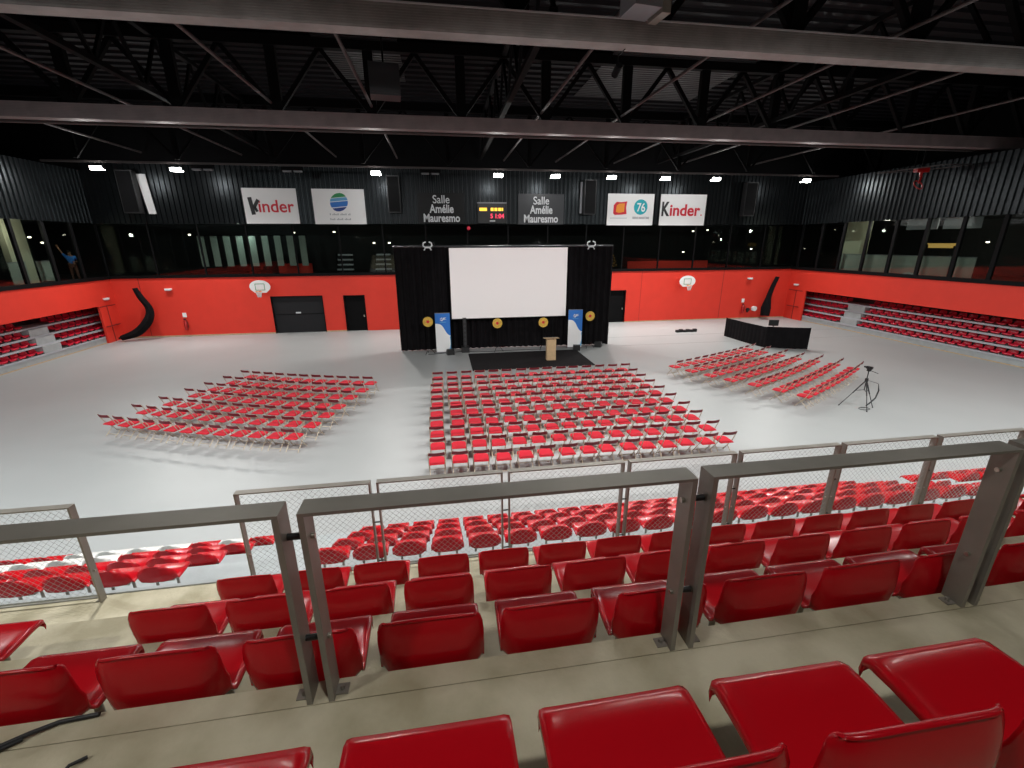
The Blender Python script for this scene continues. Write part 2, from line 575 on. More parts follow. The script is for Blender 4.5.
truss(12.1, 10.5, 13.4, 3.6, 1.4, 'wide grey ribbed roof beam nearest the camera at the top edge')
truss(21.1, 10.45, 13.4, 3.6, 0.6, 'black webbed roof truss with pinkish grey lower beam across mid hall')
truss(29.3, 10.35, 13.4, 4.9, 2.2, 'thin dark roof truss just above the row of lit floodlights', face=False, web=0.1)
o = MB().box((XL + 0.05, 0, 0), (XR - 0.05, 0.12, 0.1)).build('lighting_rail', 'pipe')
o.location = (0, 29.97, 10.262)
tag(o, 'thin grey rail running along above the lit floodlights', 'rail')
o = MB().tube([(XL - 4.9, 0, 0), (XR + 4.9, 0, 0)], 0.07).build('cable_duct', 'pipe')
o.location = (0, 22.0, 10.52)
tag(o, 'thin pinkish duct just below the middle roof beam', 'duct')
# lengthways tubes under the roof
for i, x in enumerate((-17.4, -11.8, -6.2, -2.4, 4.6, 8.2, 12.4, 17.2, 22.6)):
    z = 11.25
    o = MB().tube([(0, -6, 0), (0, YB - 6.1, 0)], 0.055, 6).build('roof_tube', 'pipe')
    o.location = (x, 6, z)
    tag(o, 'slim grey tube running lengthways under the roof, %s from the left' % ORD[i + 1], 'tube', 'lengthways roof tubes')
for i, x in enumerate((-10.0, 3.0, 15.5)):
    t = thing('roof_girder', 'black lengthways lattice girder under the roof, %s' % ('on the left', 'in the middle', 'on the right')[i], 'girder', (x, 12.5, 11.2), 0, 'lengthways girders')
    L = 20
    MB().box((-0.1, 0, 0), (0.1, L, 0.16)).build('bottom_chord', 'truss', t)
    MB().box((-0.1, 0, 2.0), (0.1, L, 2.16)).build('top_chord', 'truss', t)
    g = MB()
    for k in range(8):
        g.obox((0, k * 2.5, 0.1), (0, k * 2.5 + 1.25, 2.0), 0.1, 0.1)
        g.obox((0, k * 2.5 + 2.5, 0.1), (0, k * 2.5 + 1.25, 2.0), 0.1, 0.1)
    g.build('girder_webbing', 'truss', t)

# ================================================================ LAMPS
lampx = [-18.28, -14.32, -3.49, 3.85, 7.49, 11.21, 14.93, 18.52, 25.29]


def make_flood(name, label, group):
    t = thing(name, label, 'floodlight', (0, 0, 0), 0, group)
    mb = MB()
    mb.box((-0.26, -0.12, 0.0), (0.26, 0.16, 0.12))
    for k in range(6):
        mb.box((-0.22 + k * 0.085, 0.0, 0.12), (-0.20 + k * 0.085, 0.14, 0.17))
    mb.build('lamp_housing', 'grey_box', t)
    MB().prism([(-.20, .13), (-.17, -.05), (.12, -.04), (.12, -.001), (-.121, -.001), (-.121, .13)], -.27, .27, 'x').build('lamp_lens', 'lens', t)
    MB().box((-0.3, 0.0, 0.02), (-0.27, 0.05, 0.34)).box((0.27, 0.0, 0.02), (0.3, 0.05, 0.34)).box((-0.3, 0, 0.31), (0.3, 0.05, 0.34)).build('lamp_bracket', 'black', t)
    return t


def spot(x, y, z, tgt, power, size=2.7, rad=0.12, color=(1, 0.985, 0.95)):
    l = bpy.data.lights.new('flood_light', 'SPOT')
    l.energy = power
    l.spot_size = size
    l.spot_blend = 0.9
    l.shadow_soft_size = rad
    l.color = color
    o = bpy.data.objects.new('flood_light', l)
    COL.objects.link(o)
    o.location = (x, y, z)
    d = Vector(tgt) - Vector((x, y, z))
    o.rotation_euler = d.to_track_quat('-Z', 'Y').to_euler()
    return o


P_BACK, P_FRONT, P_SEAT = 2650, 2240, 440
words = ['far left', 'second from the left', 'third from the left, beside the round-logo board', 'above the scoreboard', 'right of the scoreboard',
         'left above the two-emblem board', 'above the two right-hand boards', 'fourth from the right end, by the right letter board', 'far right, near the corner']
words = ['lit floodlight at the far left of the back wall row', 'lit floodlight second from left in the back wall row',
         'lit floodlight just right of the board with the round striped logo', 'lit floodlight above the scoreboard on the back wall',
         'lit floodlight above the right grey name board', 'lit floodlight above left edge of the two-emblem board',
         'lit floodlight above the left edge of the right red-lettered board', 'lit floodlight just right of the right red-lettered board',
         'lit floodlight nearest the right corner of the back wall']
fl = make_flood('floodlight', words[0], 'lit floodlights along the back wall')
for i, x in enumerate(lampx):
    r = fl if i == 0 else dup(fl, (0, 0, 0), 0, words[i])
    r.location = (x, 30.0, 9.92)
    spot(x, 29.95, 9.86, (x * 0.9, 24.5, 0), P_BACK, 2.9)
    lp = bpy.data.lights.new('flood_spill', 'POINT')
    lp.energy = 110
    lp.shadow_soft_size = .16
    lo = bpy.data.objects.new('flood_spill', lp)
    COL.objects.link(lo)
    lo.location = (x, 29.97, 9.80)
# hanger rods join floods to the rail
# unlit pairs
for i, x in enumerate((-13.0, -8.2, -0.3)):
    t = thing('unlit_floodlight', 'pair of small unlit floodlights above %s' % ('the left red-lettered board', 'the round-logo board', 'the left name lettering')[i], 'floodlight', (x, 30.0, 9.95), 0, 'unlit floodlight pairs')
    for s in (-0.3, 0.3):
        MB().box((s - 0.22, -0.1, 0), (s + 0.22, 0.1, 0.08)).build('lamp_housing', 'grey_box', t)
    MB().box((-0.6, -0.02, 0.08), (0.6, 0.02, 0.3)).build('lamp_bracket', 'black', t)
t = thing('added_screen_light', 'small black spotlight added under the nearest roof beam to brighten the screen', 'added light', (4.75, 12.75, 10.2))  # added lamp and housing, put in to brighten the screen
MB().tube([(0, -.16, .07), (0, .14, -.06)], .09, 12).build('screen_light_body', 'truss', t)
MB().tube([(0, .0, .08), (0, -.05, .31)], .02, 6).tube([(0, -.05, .31), (0, -.5, .31)], .02, 6).build('bracket', 'truss', t)
spot(4.75, 12.93, 10.10, (3.85, 25.4, 3.8), 1600, .62, .03, (1, .95, .96)).data.spot_blend = .25  # beam of the added lamp, aimed at the screen
# the matching floodlights over the near half (out of the frame, reflected in the glass)
for i, x in enumerate((-17, -10.5, -4, 3, 9.5, 16, 22.5)):
    r = dup(fl, (x, 7.2, 10.15), 0, 'floodlight over the near half of the hall, %s from left' % ORD[i + 1], 'floodlights over the near half')
    MB().tube([(0, .02, .34), (0, .02, TOP - 10.25)], .02, 6).build('hanger', 'truss', r)
    spot(x, 7.2, 10.05, (x * 0.97, 12.0, 0), P_FRONT * (1.42 if x < -8 or x > 12 else 1.03), 2.72, .12, (.93, 1, 1) if x < -8 else (1, .98, .955) if x < 12 else (.95, 1, .985))
for i, x in enumerate((-5.5, 1.0, 7.5)):
    r = dup(fl, (x, -1.0, 10.2), 0, 'floodlight over the upper stand, %s from left' % ORD[i + 1], 'floodlights over the stand')
    MB().tube([(0, .02, .34), (0, .02, TOP - 10.3)], .02, 6).build('hanger', 'truss', r)
    spot(x, -1.0, 10.1, (x * 0.9 - 0.3, 2.2, 3.5), (P_SEAT * 1.6, P_SEAT * .65, P_SEAT * 0.05)[i], 2.3)


# ================================================================ STAND (near)
# treads: (y0, y1, z)
TR = [(-2.5, 1.40, 4.37), (1.40, 2.26, 3.83), (2.26, 3.12, 3.29), (3.12, 4.06, 2.75)]
X0, X1 = -9.0, 16.0
mb = MB()
for i, (a, b, z) in enumerate(TR):
    if i == 0:
        mb.box((X0, a, z - 0.5), (X1, 1.303, z))
        mb.box((X0, 1.307, z - 0.5), (X1, b, z))
    else:
        mb.box((X0, a, z - 0.55), (X1, b, z))
mb.box((X0, 1.3, 3.8), (X1, 1.31, 4.35))
struct(mb.build('floor_upper_stand', 'concrete'))
LT = [(4.06, 5.82, 1.66), (5.82, 6.68, 1.17), (6.68, 7.54, 0.68), (7.54, 8.42, 0.18)]
mb = MB()
for i, (a, b, z) in enumerate(LT):
    mb.box((-14, a, 0 if i < 3 else -0.05), (18, b, z))
struct(mb.build('floor_lower_stand', 'concrete2'))
struct(MB().box((-14, 4.02, 0), (18, 4.06, 2.2)).box((X0, 3.9, 1.6), (X1, 4.02, 2.2)).build('wall_stand_front', 'concrete2'))
# pale edge strip of the fourth tread
struct(MB().box((X0, 4.06, 2.4), (X1, 4.10, 2.765)).build('trim_tread_edge', 'concrete2'))
# half steps in the aisles
for n_, (a, b, zs) in enumerate(((-3.2, -1.95, 0), (9.3, 10.55, 0))):
    for i, (ya, yb, z) in enumerate(LT[:3]):
        t = MB().box((a, yb - 0.0, LT[i + 1][2]), (b, yb + 0.3, LT[i + 1][2] + 0.245)).build('trim_aisle_step', 'concrete2')
        struct(t)


# ---- moulded seat
def seat_mesh(matname, res=1.0):
    # centre profile from front lip under edge up over pan, up the back, over the roll (y forward +)
    prof = [(.384, .380), (.389, .408), (.384, .428), (.360, .436), (.29, .431), (.21, .421), (.13, .411), (.075, .410), (.036, .424),
            (.014, .455), (.005, .50), (.002, .55), (.007, .61), (.018, .66), (.031, .694), (.037, .708), (.035, .716), (.027, .721), (.019, .718)]
    half = [.201, .205, .208, .210, .211, .212, .213, .214, .214, .213, .211, .210, .209, .205, .197, .187, .181, .177, .177]
    up = [0, 0, .002, .006, .014, .020, .028, .036, .040, .036, .024, .010, 0, -.004, -.010, -.014, -.015, -.015, -.014]
    fw = [0, 0, 0, 0, 0, 0, .0, .02, .046, .060, .062, .054, .042, .030, .020, .014, .012, .012, .012]
    us = [-1.0, -.985, -.93, -.84, -.70, -.5, -.25, 0, .25, .5, .70, .84, .93, .985, 1.0]
    if res < 1:
        us = [-1, -.93, -.75, -.3, .3, .75, .93, 1]
        keep = [0, 1, 3, 5, 7, 8, 9, 11, 13, 15, 17]
        prof = [prof[i] for i in keep]
        half = [half[i] for i in keep]
        up = [up[i] for i in keep]
        fw = [fw[i] for i in keep]
        q = [max(0, (z - .5) / .22) for y, z in prof]
        prof = [(y - (.012 if z > .7 else 0), z if z < .5 else .5 + (z - .5) * .72) for y, z in prof]
        half = [h * (1 - .22 * k_ ** 2) for h, k_ in zip(half, q)]
        up = [u_ - .05 * k_ for u_, k_ in zip(up, q)]
    vs, nU = [], len(us)
    for (y, z), h, u_, f_ in zip(prof, half, up, fw):
        for u in us:
            e = abs(u) ** 5
            lip = 0.0
            x = h * u
            dz = u_ * e
            dy = f_ * abs(u) ** 7
            if abs(u) > 0.98:      # rolled rim turning down and outwards
                dz -= 0.006 if z < .5 else 0.0
                dy += 0.0
                x = h * u + (0.003 if u > 0 else -0.003)
            if abs(u) > 0.999:
                dz -= 0.026 if z < .5 else 0.0
                dy += 0.003 if z >= .5 else 0.0
            vs.append((x, y + dy, z + dz))
    fs = []
    for i in range(len(prof) - 1):
        for k in range(nU - 1):
            fs.append((i * nU + k, i * nU + k + 1, (i + 1) * nU + k + 1, (i + 1) * nU + k))
    me = bpy.data.meshes.new('seat_shell')
    me.from_pydata(vs, [], fs)
    bm = bmesh.new()
    bm.from_mesh(me)
    bmesh.ops.recalc_face_normals(bm, faces=bm.faces[:])
    bmesh.ops.solidify(bm, geom=bm.faces[:], thickness=0.008 if res == 1 else 0.006)
    for fc in bm.faces:
        fc.smooth = True
    bm.to_mesh(me)
    bm.free()
    me.materials.append(M[matname])
    return me


def bracket_mesh():
    mb = MB()
    mb.tube([(-.12, .20, 0), (-.12, .20, .38)], .016, 8)
    mb.tube([(.12, .20, 0), (.12, .20, .38)], .016, 8)
    mb.box((-.15, .09, .380), (.15, .33, .392))
    mb.box((-.16, .14, -.005), (-.08, .26, .01)).box((.08, .14, -.005), (.16, .26, .01))
    return mb.mesh('seat_bracket', 'steel')


SM = {('red', 1): seat_mesh('seat_red'), ('red', 0): seat_mesh('seat_red', 0.5), ('white', 0): seat_mesh('seat_white', 0.5)}
BR = bracket_mesh()
protos = {}


def place_seat(kind, hi, x, y, z, label, group):
    key = (kind, hi)
    if key not in protos:
        t = thing('stadium_chair', label, 'seat', (x, y, z), 0, group)
        link('seat_shell', SM[key], t)
        link('seat_bracket', BR, t)
        protos[key] = t
        return t
    return dup(protos[key], (x, y, z), 0, label, group)


def seat_row(y, z, ks, hi, rowname, group, x0=-.09, pitch=.5, whites=()):
    xs = [(k, x0 + pitch * k) for k in ks]
    xs = [(k, x) for k, x in xs if in_view(x, y + .2, z + .6, 45)]
    n_ = len(xs)
    for i, (k, x) in enumerate(xs):
        c = 'white' if k in whites else 'red'
        o = place_seat(c, hi, x, y, z, '%s plastic seat, %s from left in %s' % (c, ORD[i + 1], rowname), group)
        if hi:
            o.rotation_euler.z = random.uniform(-.012, .012)
    return n_


# rows: y of the back foot, tread height
Y0 = 0.50
seat_row(0.465, 4.38, range(-1, 8), 1, 'the row nearest the camera', 'front row seats of the photo')
seat_row(1.435, 3.83, range(-4, 16), 1, 'the row just below the near railing', 'seats of the upper stand', x0=-.115, pitch=.511)
seat_row(2.293, 3.29, range(-3, 18), 1, 'the second row below the near railing', 'seats of the upper stand', x0=-.11, pitch=.518)
seat_row(3.175, 2.75, range(-3, 20), 1, 'the row just above the mesh railing', 'seats of the upper stand', x0=-.10, pitch=.527)
place_seat('red', 1, -2.83, 2.30, 3.29, 'lone red plastic seat at the left edge beyond the aisle steps', 'seats of the upper stand')
place_seat('red', 1, -3.33, 2.30, 3.29, 'red plastic seat at left edge, cut off by the picture border', 'seats of the upper stand')
ROWN = ['top row below mesh railing', 'second row below mesh railing', 'third row below mesh railing', 'lowest row beside hall floor']
LY = [(4.99, 1.66), (5.85, 1.17), (6.71, 0.68), (7.57, 0.18)]
wh = [(), (-14, -13), (-14, -13, -12, -11), (-13, -12, -11, -10, -8)]
for r, (y, z) in enumerate(LY):
    seat_row(y, z, range(-3, 19), 0, ROWN[r] + ', main block', 'lower stand seats, main block')
    seat_row(y, z, range(-16, -6), 0, ROWN[r] + ', left block', 'lower stand seats, left block', whites=wh[r])
    seat_row(y, z, range(22, 30), 0, ROWN[r] + ', right block', 'lower stand seats, right block')


# ---- railings made of flat bar frames
def rail_panel(name, xa, xb, y0, z0, h, d, label, group, mesh=False, t=.012, pt=.02, side_only=None):
    r = thing(name, label, 'railing', (xa, y0, z0), 0, group)
    L = xb - xa
    MB().box((0, -d / 2, h - t), (L, d / 2, h)).build('top_rail', 'steel', r)
    for x in ((0, L - pt) if side_only is None else side_only):
        pm = MB().box((x, -d / 2, 0), (x + pt, d / 2, h - t))
        p = pm.build('post', 'steel', r)
        sx = 1 if x < L / 2 else -1
        b = MB()
        bx_ = (x if sx > 0 else x + pt)
        for zz in (h * .86, h * .33):
            b.tube([(x - 0.012, 0, zz), (x + pt + 0.012, 0, zz)], 0.010, 8)
        b.build('bolt', 'bolt', p)
        f_ = MB()
        xx = x + pt if sx > 0 else x - .045
        f_.box((xx, -.022, 0.0), (xx + .045, .022, .006))
        f_.tube([(xx + .022, 0, .006), (xx + .022, 0, .022)], .009, 6)
        f_.build('foot_plate', 'steel', p)
    if mesh:
        w_ = MB()
        z_lo, z_hi = 0.03, h - t - 0.02
        w_.box((pt, -.006, z_lo), (L - pt, .006, z_lo + .015))
        a0, a1 = pt, L - pt
        H_ = z_hi - z_lo
        s = .062
        n1 = int((a1 - a0 + H_) / s)
        for k in range(1, n1 + 1):
            c = k * s
            # rising / line: x - a0 + (z - z_lo) = c
            xA, zA = (a0 + c, z_lo) if a0 + c <= a1 else (a1, z_lo + (a0 + c - a1))
            xB, zB = (a0, z_lo + c) if c <= H_ else (a0 + (c - H_), z_hi)
            if zA < z_hi and xB < a1:
                for mir in (0, 1):
                    f2 = (lambda q: a0 + a1 - q) if mir else (lambda q: q)
                    w_.obox((f2(xA), .002 * (1 - 2 * mir), zA), (f2(xB), .002 * (1 - 2 * mir), zB), .0017, .0017, (0, 1, 0))
        w_.build('wire_mesh', 'wire', r)
    return r


nl = ['near grey steel railing panel at the left, running out of frame', 'near grey steel railing panel in the middle of the frame',
      'near grey steel railing panel right of centre', 'near grey steel railing panel at the far right edge']
px_ = [(-1.90, -.549), (-.492, .888), (.950, 2.335), (2.385, 3.77)]
for i, (a, b) in enumerate(px_):
    rail_panel('guard_railing', a, b, 1.352, 4.37, .81, .088, nl[i], 'near railing panels', side_only=None if i else (b - a - .02,))
for i, (a, b) in enumerate(((-.549, -.492), (.888, .950), (2.335, 2.385))):
    for j, zz in enumerate((.70, .27)):
        o = MB().tube([(a + .002, 0, 0), (b - .002, 0, 0)], .012, 10).build('railing_spacer', 'dark_bolt')
        o.location = (0, 1.352, 4.37 + zz)
        tag(o, 'black spacer bolt joining near railing posts, %s, %s one' % (('left pair', 'middle pair', 'right pair')[i], ('upper', 'lower')[j]), 'bolt', 'railing spacers')
# mesh railing
Y2, Z2, H2 = 3.99, 2.75, 1.04
xs2 = [-2.03, -.75] + [-.75 + 1.298 * k for k in range(1, 10)]
for i in range(len(xs2) - 1):
    a, b = xs2[i], xs2[i + 1]
    if in_view(a, Y2, Z2 + 1, 60):
        rail_panel('mesh_railing', a + .03, b - .03, Y2, Z2, H2, .07, 'mesh-filled steel railing panel, %s from left in the main run' % ORD[i + 1], 'mesh railing panels', mesh=True, t=.012, pt=.014)
for i in range(1):
    rail_panel('mesh_railing', -4.75, -3.34, Y2, Z2, H2, .07, 'mesh-filled steel railing panel at left beyond the aisle gap', 'mesh railing panels', mesh=True, t=.012, pt=.016)
for i in range(1, len(xs2) - 1):
    a = xs2[i]
    if not in_view(a, Y2, Z2 + 1, 30):
        continue
    o = MB().tube([(-.03, 0, .9), (.03, 0, .9)], .008, 6).tube([(-.03, 0, .58), (.03, 0, .58)], .008, 6).tube([(-.03, 0, .12), (.03, 0, .12)], .008, 6).build('railing_coupling', 'dark_bolt')
    o.location = (a, Y2, Z2)
    tag(o, 'dark coupling pins between mesh railing posts, %s joint from left' % ORD[i], 'coupling', 'mesh railing couplings')
# cable on the tread at left
o = MB().tube([(-1.75, 1.22, 4.384), (-1.56, 1.31, 4.384), (-1.49, 1.345, 4.384), (-1.42, 1.375, 4.381), (-1.30, 1.385, 4.381)], .008, 8).tube([(-1.70, 1.18, 4.382), (-1.57, 1.29, 4.382), (-1.50, 1.33, 4.381)], .006, 8).build('power_cable', 'rubber')
tag(o, 'black cable lying on the concrete tread at the left edge', 'cable')
o = MB().tube([(-1.29, 1.17, 4.378), (-1.275, 1.21, 4.385), (-1.24, 1.235, 4.378)], .006, 6).build('strap', 'rubber')
tag(o, 'short black strap end on the concrete behind the near seats', 'strap')


# ================================================================ FOLDING CHAIRS
def make_folder():
    t = thing('folding_chair', '', 'chair')
    s = MB()
    s.prism([(-.20, -.24), (.20, -.24), (.205, .10), (.17, .19), (.10, .215), (-.10, .215), (-.17, .19), (-.205, .10)], .415, .440, 'z')
    s.prism([(-.18, -.22), (.18, -.22), (.185, .09), (.15, .17), (.09, .19), (-.09, .19), (-.15, .17), (-.185, .09)], .440, .455, 'z')
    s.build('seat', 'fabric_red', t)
    b = MB()
    n_ = 5
    for k in range(n_):
        a0 = -.215 + .43 * k / n_
        a1 = -.215 + .43 * (k + 1) / n_
        c0, c1 = -.27 - .05 * (1 - (a0 / .215) ** 2), -.27 - .05 * (1 - (a1 / .215) ** 2)
        vs = []
        for (a, c) in ((a0, c0), (a1, c1)):
            for z, off in ((.705, .0), (.80, -.02)):
                vs += [(a, c + off - .008, z), (a, c + off + .010, z)]
        b.add(vs, [(0, 4, 6, 2), (1, 3, 7, 5), (2, 6, 7, 3), (0, 1, 5, 4), (0, 2, 3, 1), (4, 5, 7, 6)])
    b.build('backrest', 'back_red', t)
    for sx in (-1, 1):
        g = MB()
        g.tube([(.215 * sx, -.30, .80), (.215 * sx, -.14, .45), (.215 * sx, .20, .01)], .012, 6)
        g.build('back_leg_tube', 'chair_frame', t)
        g = MB()
        g.tube([(.195 * sx, .18, .41), (.195 * sx, -.26, .01)], .012, 6)
        g.build('rear_leg', 'chair_frame', t)
    for q in ((.215, .14, .09), (.195, -.18, .075), (.20, .215, .405)):
        MB().tube([(-q[0], q[1], q[2]), q], .010, 6).build('crossbar', 'chair_frame', t)
    return t


chair0 = make_folder()
first = [True]


def put_chair(x, y, rz, label, group):
    if first[0]:
        first[0] = False
        chair0.location = (x, y, 0)
        chair0.rotation_euler = (0, 0, rz)
        chair0['label'] = label
        chair0['group'] = group
        return chair0
    return dup(chair0, (x, y, 0), rz, label, group)


def rown(i, n_):
    return ('the nearest row' if i == 0 else 'the row nearest the screen' if i == n_ - 1 else '%s row from the camera' % ORD[i + 1])


YC = [10.6, 11.5, 12.4, 13.2, 14.1, 14.97, 15.76, 16.6, 17.37, 18.25]
for i, y in enumerate(YC):
    for k in range(15):
        x = -.35 + (8.36) * k / 14 + random.uniform(-.03, .03) + (.04 if k == 1 else 0)
        put_chair(x, y + .30 + random.uniform(-.03, .03), random.uniform(-.05, .05), 'red folding chair, %s from left in %s, central block' % (ORD[k + 1], rown(i, 10)), 'central block of folding chairs')
LB = [(-10.92, 15.11, -4.70, 12.93), (-10.48, 16.01, -4.40, 13.78), (-10.04, 16.75, -4.15, 14.60), (-9.63, 17.62, -3.93, 15.39),
      (-9.27, 18.34, -3.68, 16.37), (-8.93, 19.16, -3.38, 17.16), (-8.54, 19.94, -3.18, 18.08)]
for i, (xa, ya, xb, yb) in enumerate(LB):
    ang = math.atan2(yb - ya, xb - xa)
    cnt = 12 if i == 0 else 11
    for k in range(cnt):
        t = k / (cnt - 1)
        bow = -.12 * math.sin(PI * t)
        x, y = xa + (xb - xa) * t, ya + (yb - ya) * t + bow
        a2 = ang + (t - .5) * .10
        put_chair(x - math.sin(a2) * .30, y + math.cos(a2) * .30, a2 + random.uniform(-.04, .04), 'red folding chair, %s from left in %s, left block' % (ORD[k + 1], rown(i, 7)), 'left block of folding chairs')
RB = [(13.35, 13.95, 18.42, 16.92), (12.93, 14.72, 18.15, 17.68), (12.42, 15.50, 17.70, 18.36), (11.85, 16.25, 17.20, 18.95),
      (11.40, 17.02, 16.90, 19.70), (10.97, 17.82, 16.55, 20.50), (10.60, 18.62, 16.20, 21.20)]
for i, (xa, ya, xb, yb) in enumerate(RB):
    ang = math.atan2(yb - ya, xb - xa)
    for k in range(11):
        t = k / 10
        bow = -.10 * math.sin(PI * t)
        x, y = xa + (xb - xa) * t, ya + (yb - ya) * t + bow
        a2 = ang + (t - .5) * .08
        put_chair(x, y, a2 + random.uniform(-.04, .04), 'red folding chair, %s from left in %s, right block' % (ORD[k + 1], rown(i, 7)), 'right block of folding chairs')


# ================================================================ SIDE BLEACHERS
def bleacher(sgn, X, name, ymax, gap, ymin):
    t = thing('bleacher_steps', 'grey stepped bleacher base along the %s wall recess' % name, 'bleacher', (0, 0, 0))
    def bx(mb, xa, xb, ya, yb, za, zb):
        x0, x1 = sorted((X + sgn * xa, X + sgn * xb))
        return mb.box((x0, ya, za), (x1, yb, zb))
    for i in range(4):
        z = .40 + .45 * i
        x = .16 + .2 * i
        s_ = MB()
        bx(s_, x, 1.9, 4, ymax, z - .06, z)
        if i == 0:
            bx(s_, x, x + .04, 4, ymax, 0, z - .06)
        s_.build('deck', 'concrete2', t)
        nz = MB()
        bx(nz, x - .03, x, 4, ymax, z - .08, z + .02)
        nz.build('deck_nosing', 'letter_grey', t)
    k_ = MB()
    bx(k_, 1.9, 1.95, 4, ymax, 0, 2.2)
    k_.build('back_panel', 'board_dark', t)
    b_ = MB()
    bx(b_, .13, .16, 4, ymax, 0.0, .05)
    b_.build('base_strip', 'tan', t)
    # low seats
    rows = ['lowest row', 'second row up', 'third row up', 'shaded top row']
    for i in range(4):
        z = .40 + .45 * i
        x = X + sgn * (.16 + .2 * i + .24)
        n_ = 0
        y = ymax - .35
        while y > ymin:
            if not (gap[0] < y < gap[1]):
                if in_view(x, y, z + .2, 15):
                    n_ += 1
                    if n_ < len(ORD):
                        lab = 'crimson bucket seat, %s from the corner in %s, %s bleacher' % (ORD[n_], rows[i], name)
                        if bproto[0] is None:
                            o = thing('bleacher_chair', lab, 'seat', (x, y, z), 0, name + ' bleacher seats')
                            link('seat_shell', bs_mesh, o)
                            bproto[0] = o
                            o.rotation_euler.z = PI / 2 if sgn > 0 else -PI / 2
                        else:
                            dup(bproto[0], (x, y, z), PI / 2 if sgn > 0 else -PI / 2, lab, name + ' bleacher seats')
            y -= .52
    # gap stairs
    for i in range(3):
        z = .40 + .45 * i
        s_ = MB()
        bx(s_, .16 + .2 * i + .06, .16 + .2 * (i + 1) + .4, gap[0] + .12, gap[1] - .12, z, z + .39)
        s_.build('aisle_step', 'concrete2', t)


def bseat():
    # low bucket seat, local +y forward, origin on the tread
    prof = [(.22, .06), (.225, .12), (.19, .145), (.05, .13), (-.10, .13), (-.155, .17), (-.175, .25), (-.185, .33), (-.20, .35), (-.215, .34)]
    us = [-1, -.9, -.5, 0, .5, .9, 1]
    half = [.19, .20, .205, .21, .215, .215, .21, .17, .15, .145]
    vs = []
    for (y, z), h in zip(prof, half):
        for u in us:
            vs.append((h * u, y + (.03 * abs(u) ** 3 if z > .14 else 0), z + (.02 * abs(u) ** 4 if z < .2 else 0)))
    fs = [(i * 7 + k, i * 7 + k + 1, (i + 1) * 7 + k + 1, (i + 1) * 7 + k) for i in range(len(prof) - 1) for k in range(6)]
    me = bpy.data.meshes.new('seat_shell')
    me.from_pydata(vs, [], fs)
    bm = bmesh.new()
    bm.from_mesh(me)
    bmesh.ops.recalc_face_normals(bm, faces=bm.faces[:])
    bmesh.ops.solidify(bm, geom=bm.faces[:], thickness=.012)
    pm = MB().box((-.15, -.12, 0), (.15, .15, .10))
    for fc in bm.faces:
        fc.smooth = True
    bm.to_mesh(me)
    bm.free()
    me.materials.append(M['seat_far'])
    return me


bs_mesh = bseat()
bproto = [None]
bleacher(1, XR, 'right', 32.6, (26.2, 27.75), 14.5)
bleacher(-1, XL, 'left', 32.6, (26.7, 28.15), 21.5)

# ================================================================ STAGE AREA
# curtain backdrop (pleated, on a frame)
t = thing('backdrop_curtain', 'tall pleated black curtain backdrop behind the projection screen', 'curtain', (0, 25.75, 0))
pts = []
L = 12.4
N = 420
for i in range(N + 1):
    x = -2.45 + L * i / N
    y = .10 * math.sin(i * 2 * PI / 12) * (0.7 + .3 * math.sin(i * .7)) - .30 * max(0, (x - 3) / 7) + .1
    pts.append((x, y))
mb = MB()
vs = []
for (x, y) in pts:
    vs += [(x, y, .02), (x, y, 5.76)]
mb.add(vs, [(2 * i, 2 * i + 2, 2 * i + 3, 2 * i + 1) for i in range(N)], 0, True)
vs = [(x, y + .03, z) for (x, y, z) in vs]
mb.add(vs, [(2 * i, 2 * i + 1, 2 * i + 3, 2 * i + 2) for i in range(N)], 0, True)
mb.build('drape', 'drape', t)
MB().tube([(-2.5, .25, 5.8), (9.95, -.1, 5.8)], .04, 8).build('curtain_rail', 'board_dark', t)
for x, y in ((-2.45, .3), (3.5, .3), (9.9, 0.1)):
    MB().tube([(x, y, 0), (x, y, 5.8)], .04, 8).build('curtain_post', 'black', t)
# screen
t = thing('projection_screen', 'large white projection screen in front of the black curtain', 'screen', (3.85, 25.42, 0))
MB().box((-3.33, -.01, 1.86), (3.33, .0, 5.72)).build('screen_surface', 'screen', t)
MB().box((-3.38, 0, 1.81), (3.38, .05, 1.86)).box((-3.38, 0, 5.72), (3.38, .05, 5.78)).box((-3.38, 0, 1.86), (-3.33, .05, 5.72)).box((3.33, 0, 1.86), (3.38, .05, 5.72)).build('screen_frame', 'black', t)
for s in (-2.6, 2.6):
    MB().box((s - .03, .02, 0), (s + .03, .06, 1.82)).box((s - .05, -.35, 0), (s + .05, .1, .04)).build('leg', 'black', t)
# bright clamps on the curtain rail
for x, lab in ((-.62, 'left'), (8.6, 'right')):
    t = thing('stage_clamp', 'white twin clamp on the curtain rail, %s of the screen' % lab, 'clamp', (x, 25.65 + (.1 if x < 0 else -.12), 5.74), 0, 'rail clamps')
    mb = MB()
    for s in (-1, 1):
        mb.tube([(s * .12, 0, 0), (s * .24, 0, .1), (s * .22, 0, .24), (s * .08, 0, .30)], .035, 6)
        mb.tube([(s * .12, 0, -.02), (s * .20, 0, -.14)], .035, 6)
    mb.build('clamp_jaw', 'letter_white', t)
    MB().box((-.14, -.05, -.03), (.14, .05, .06)).build('clamp_body', 'letter_white', t)


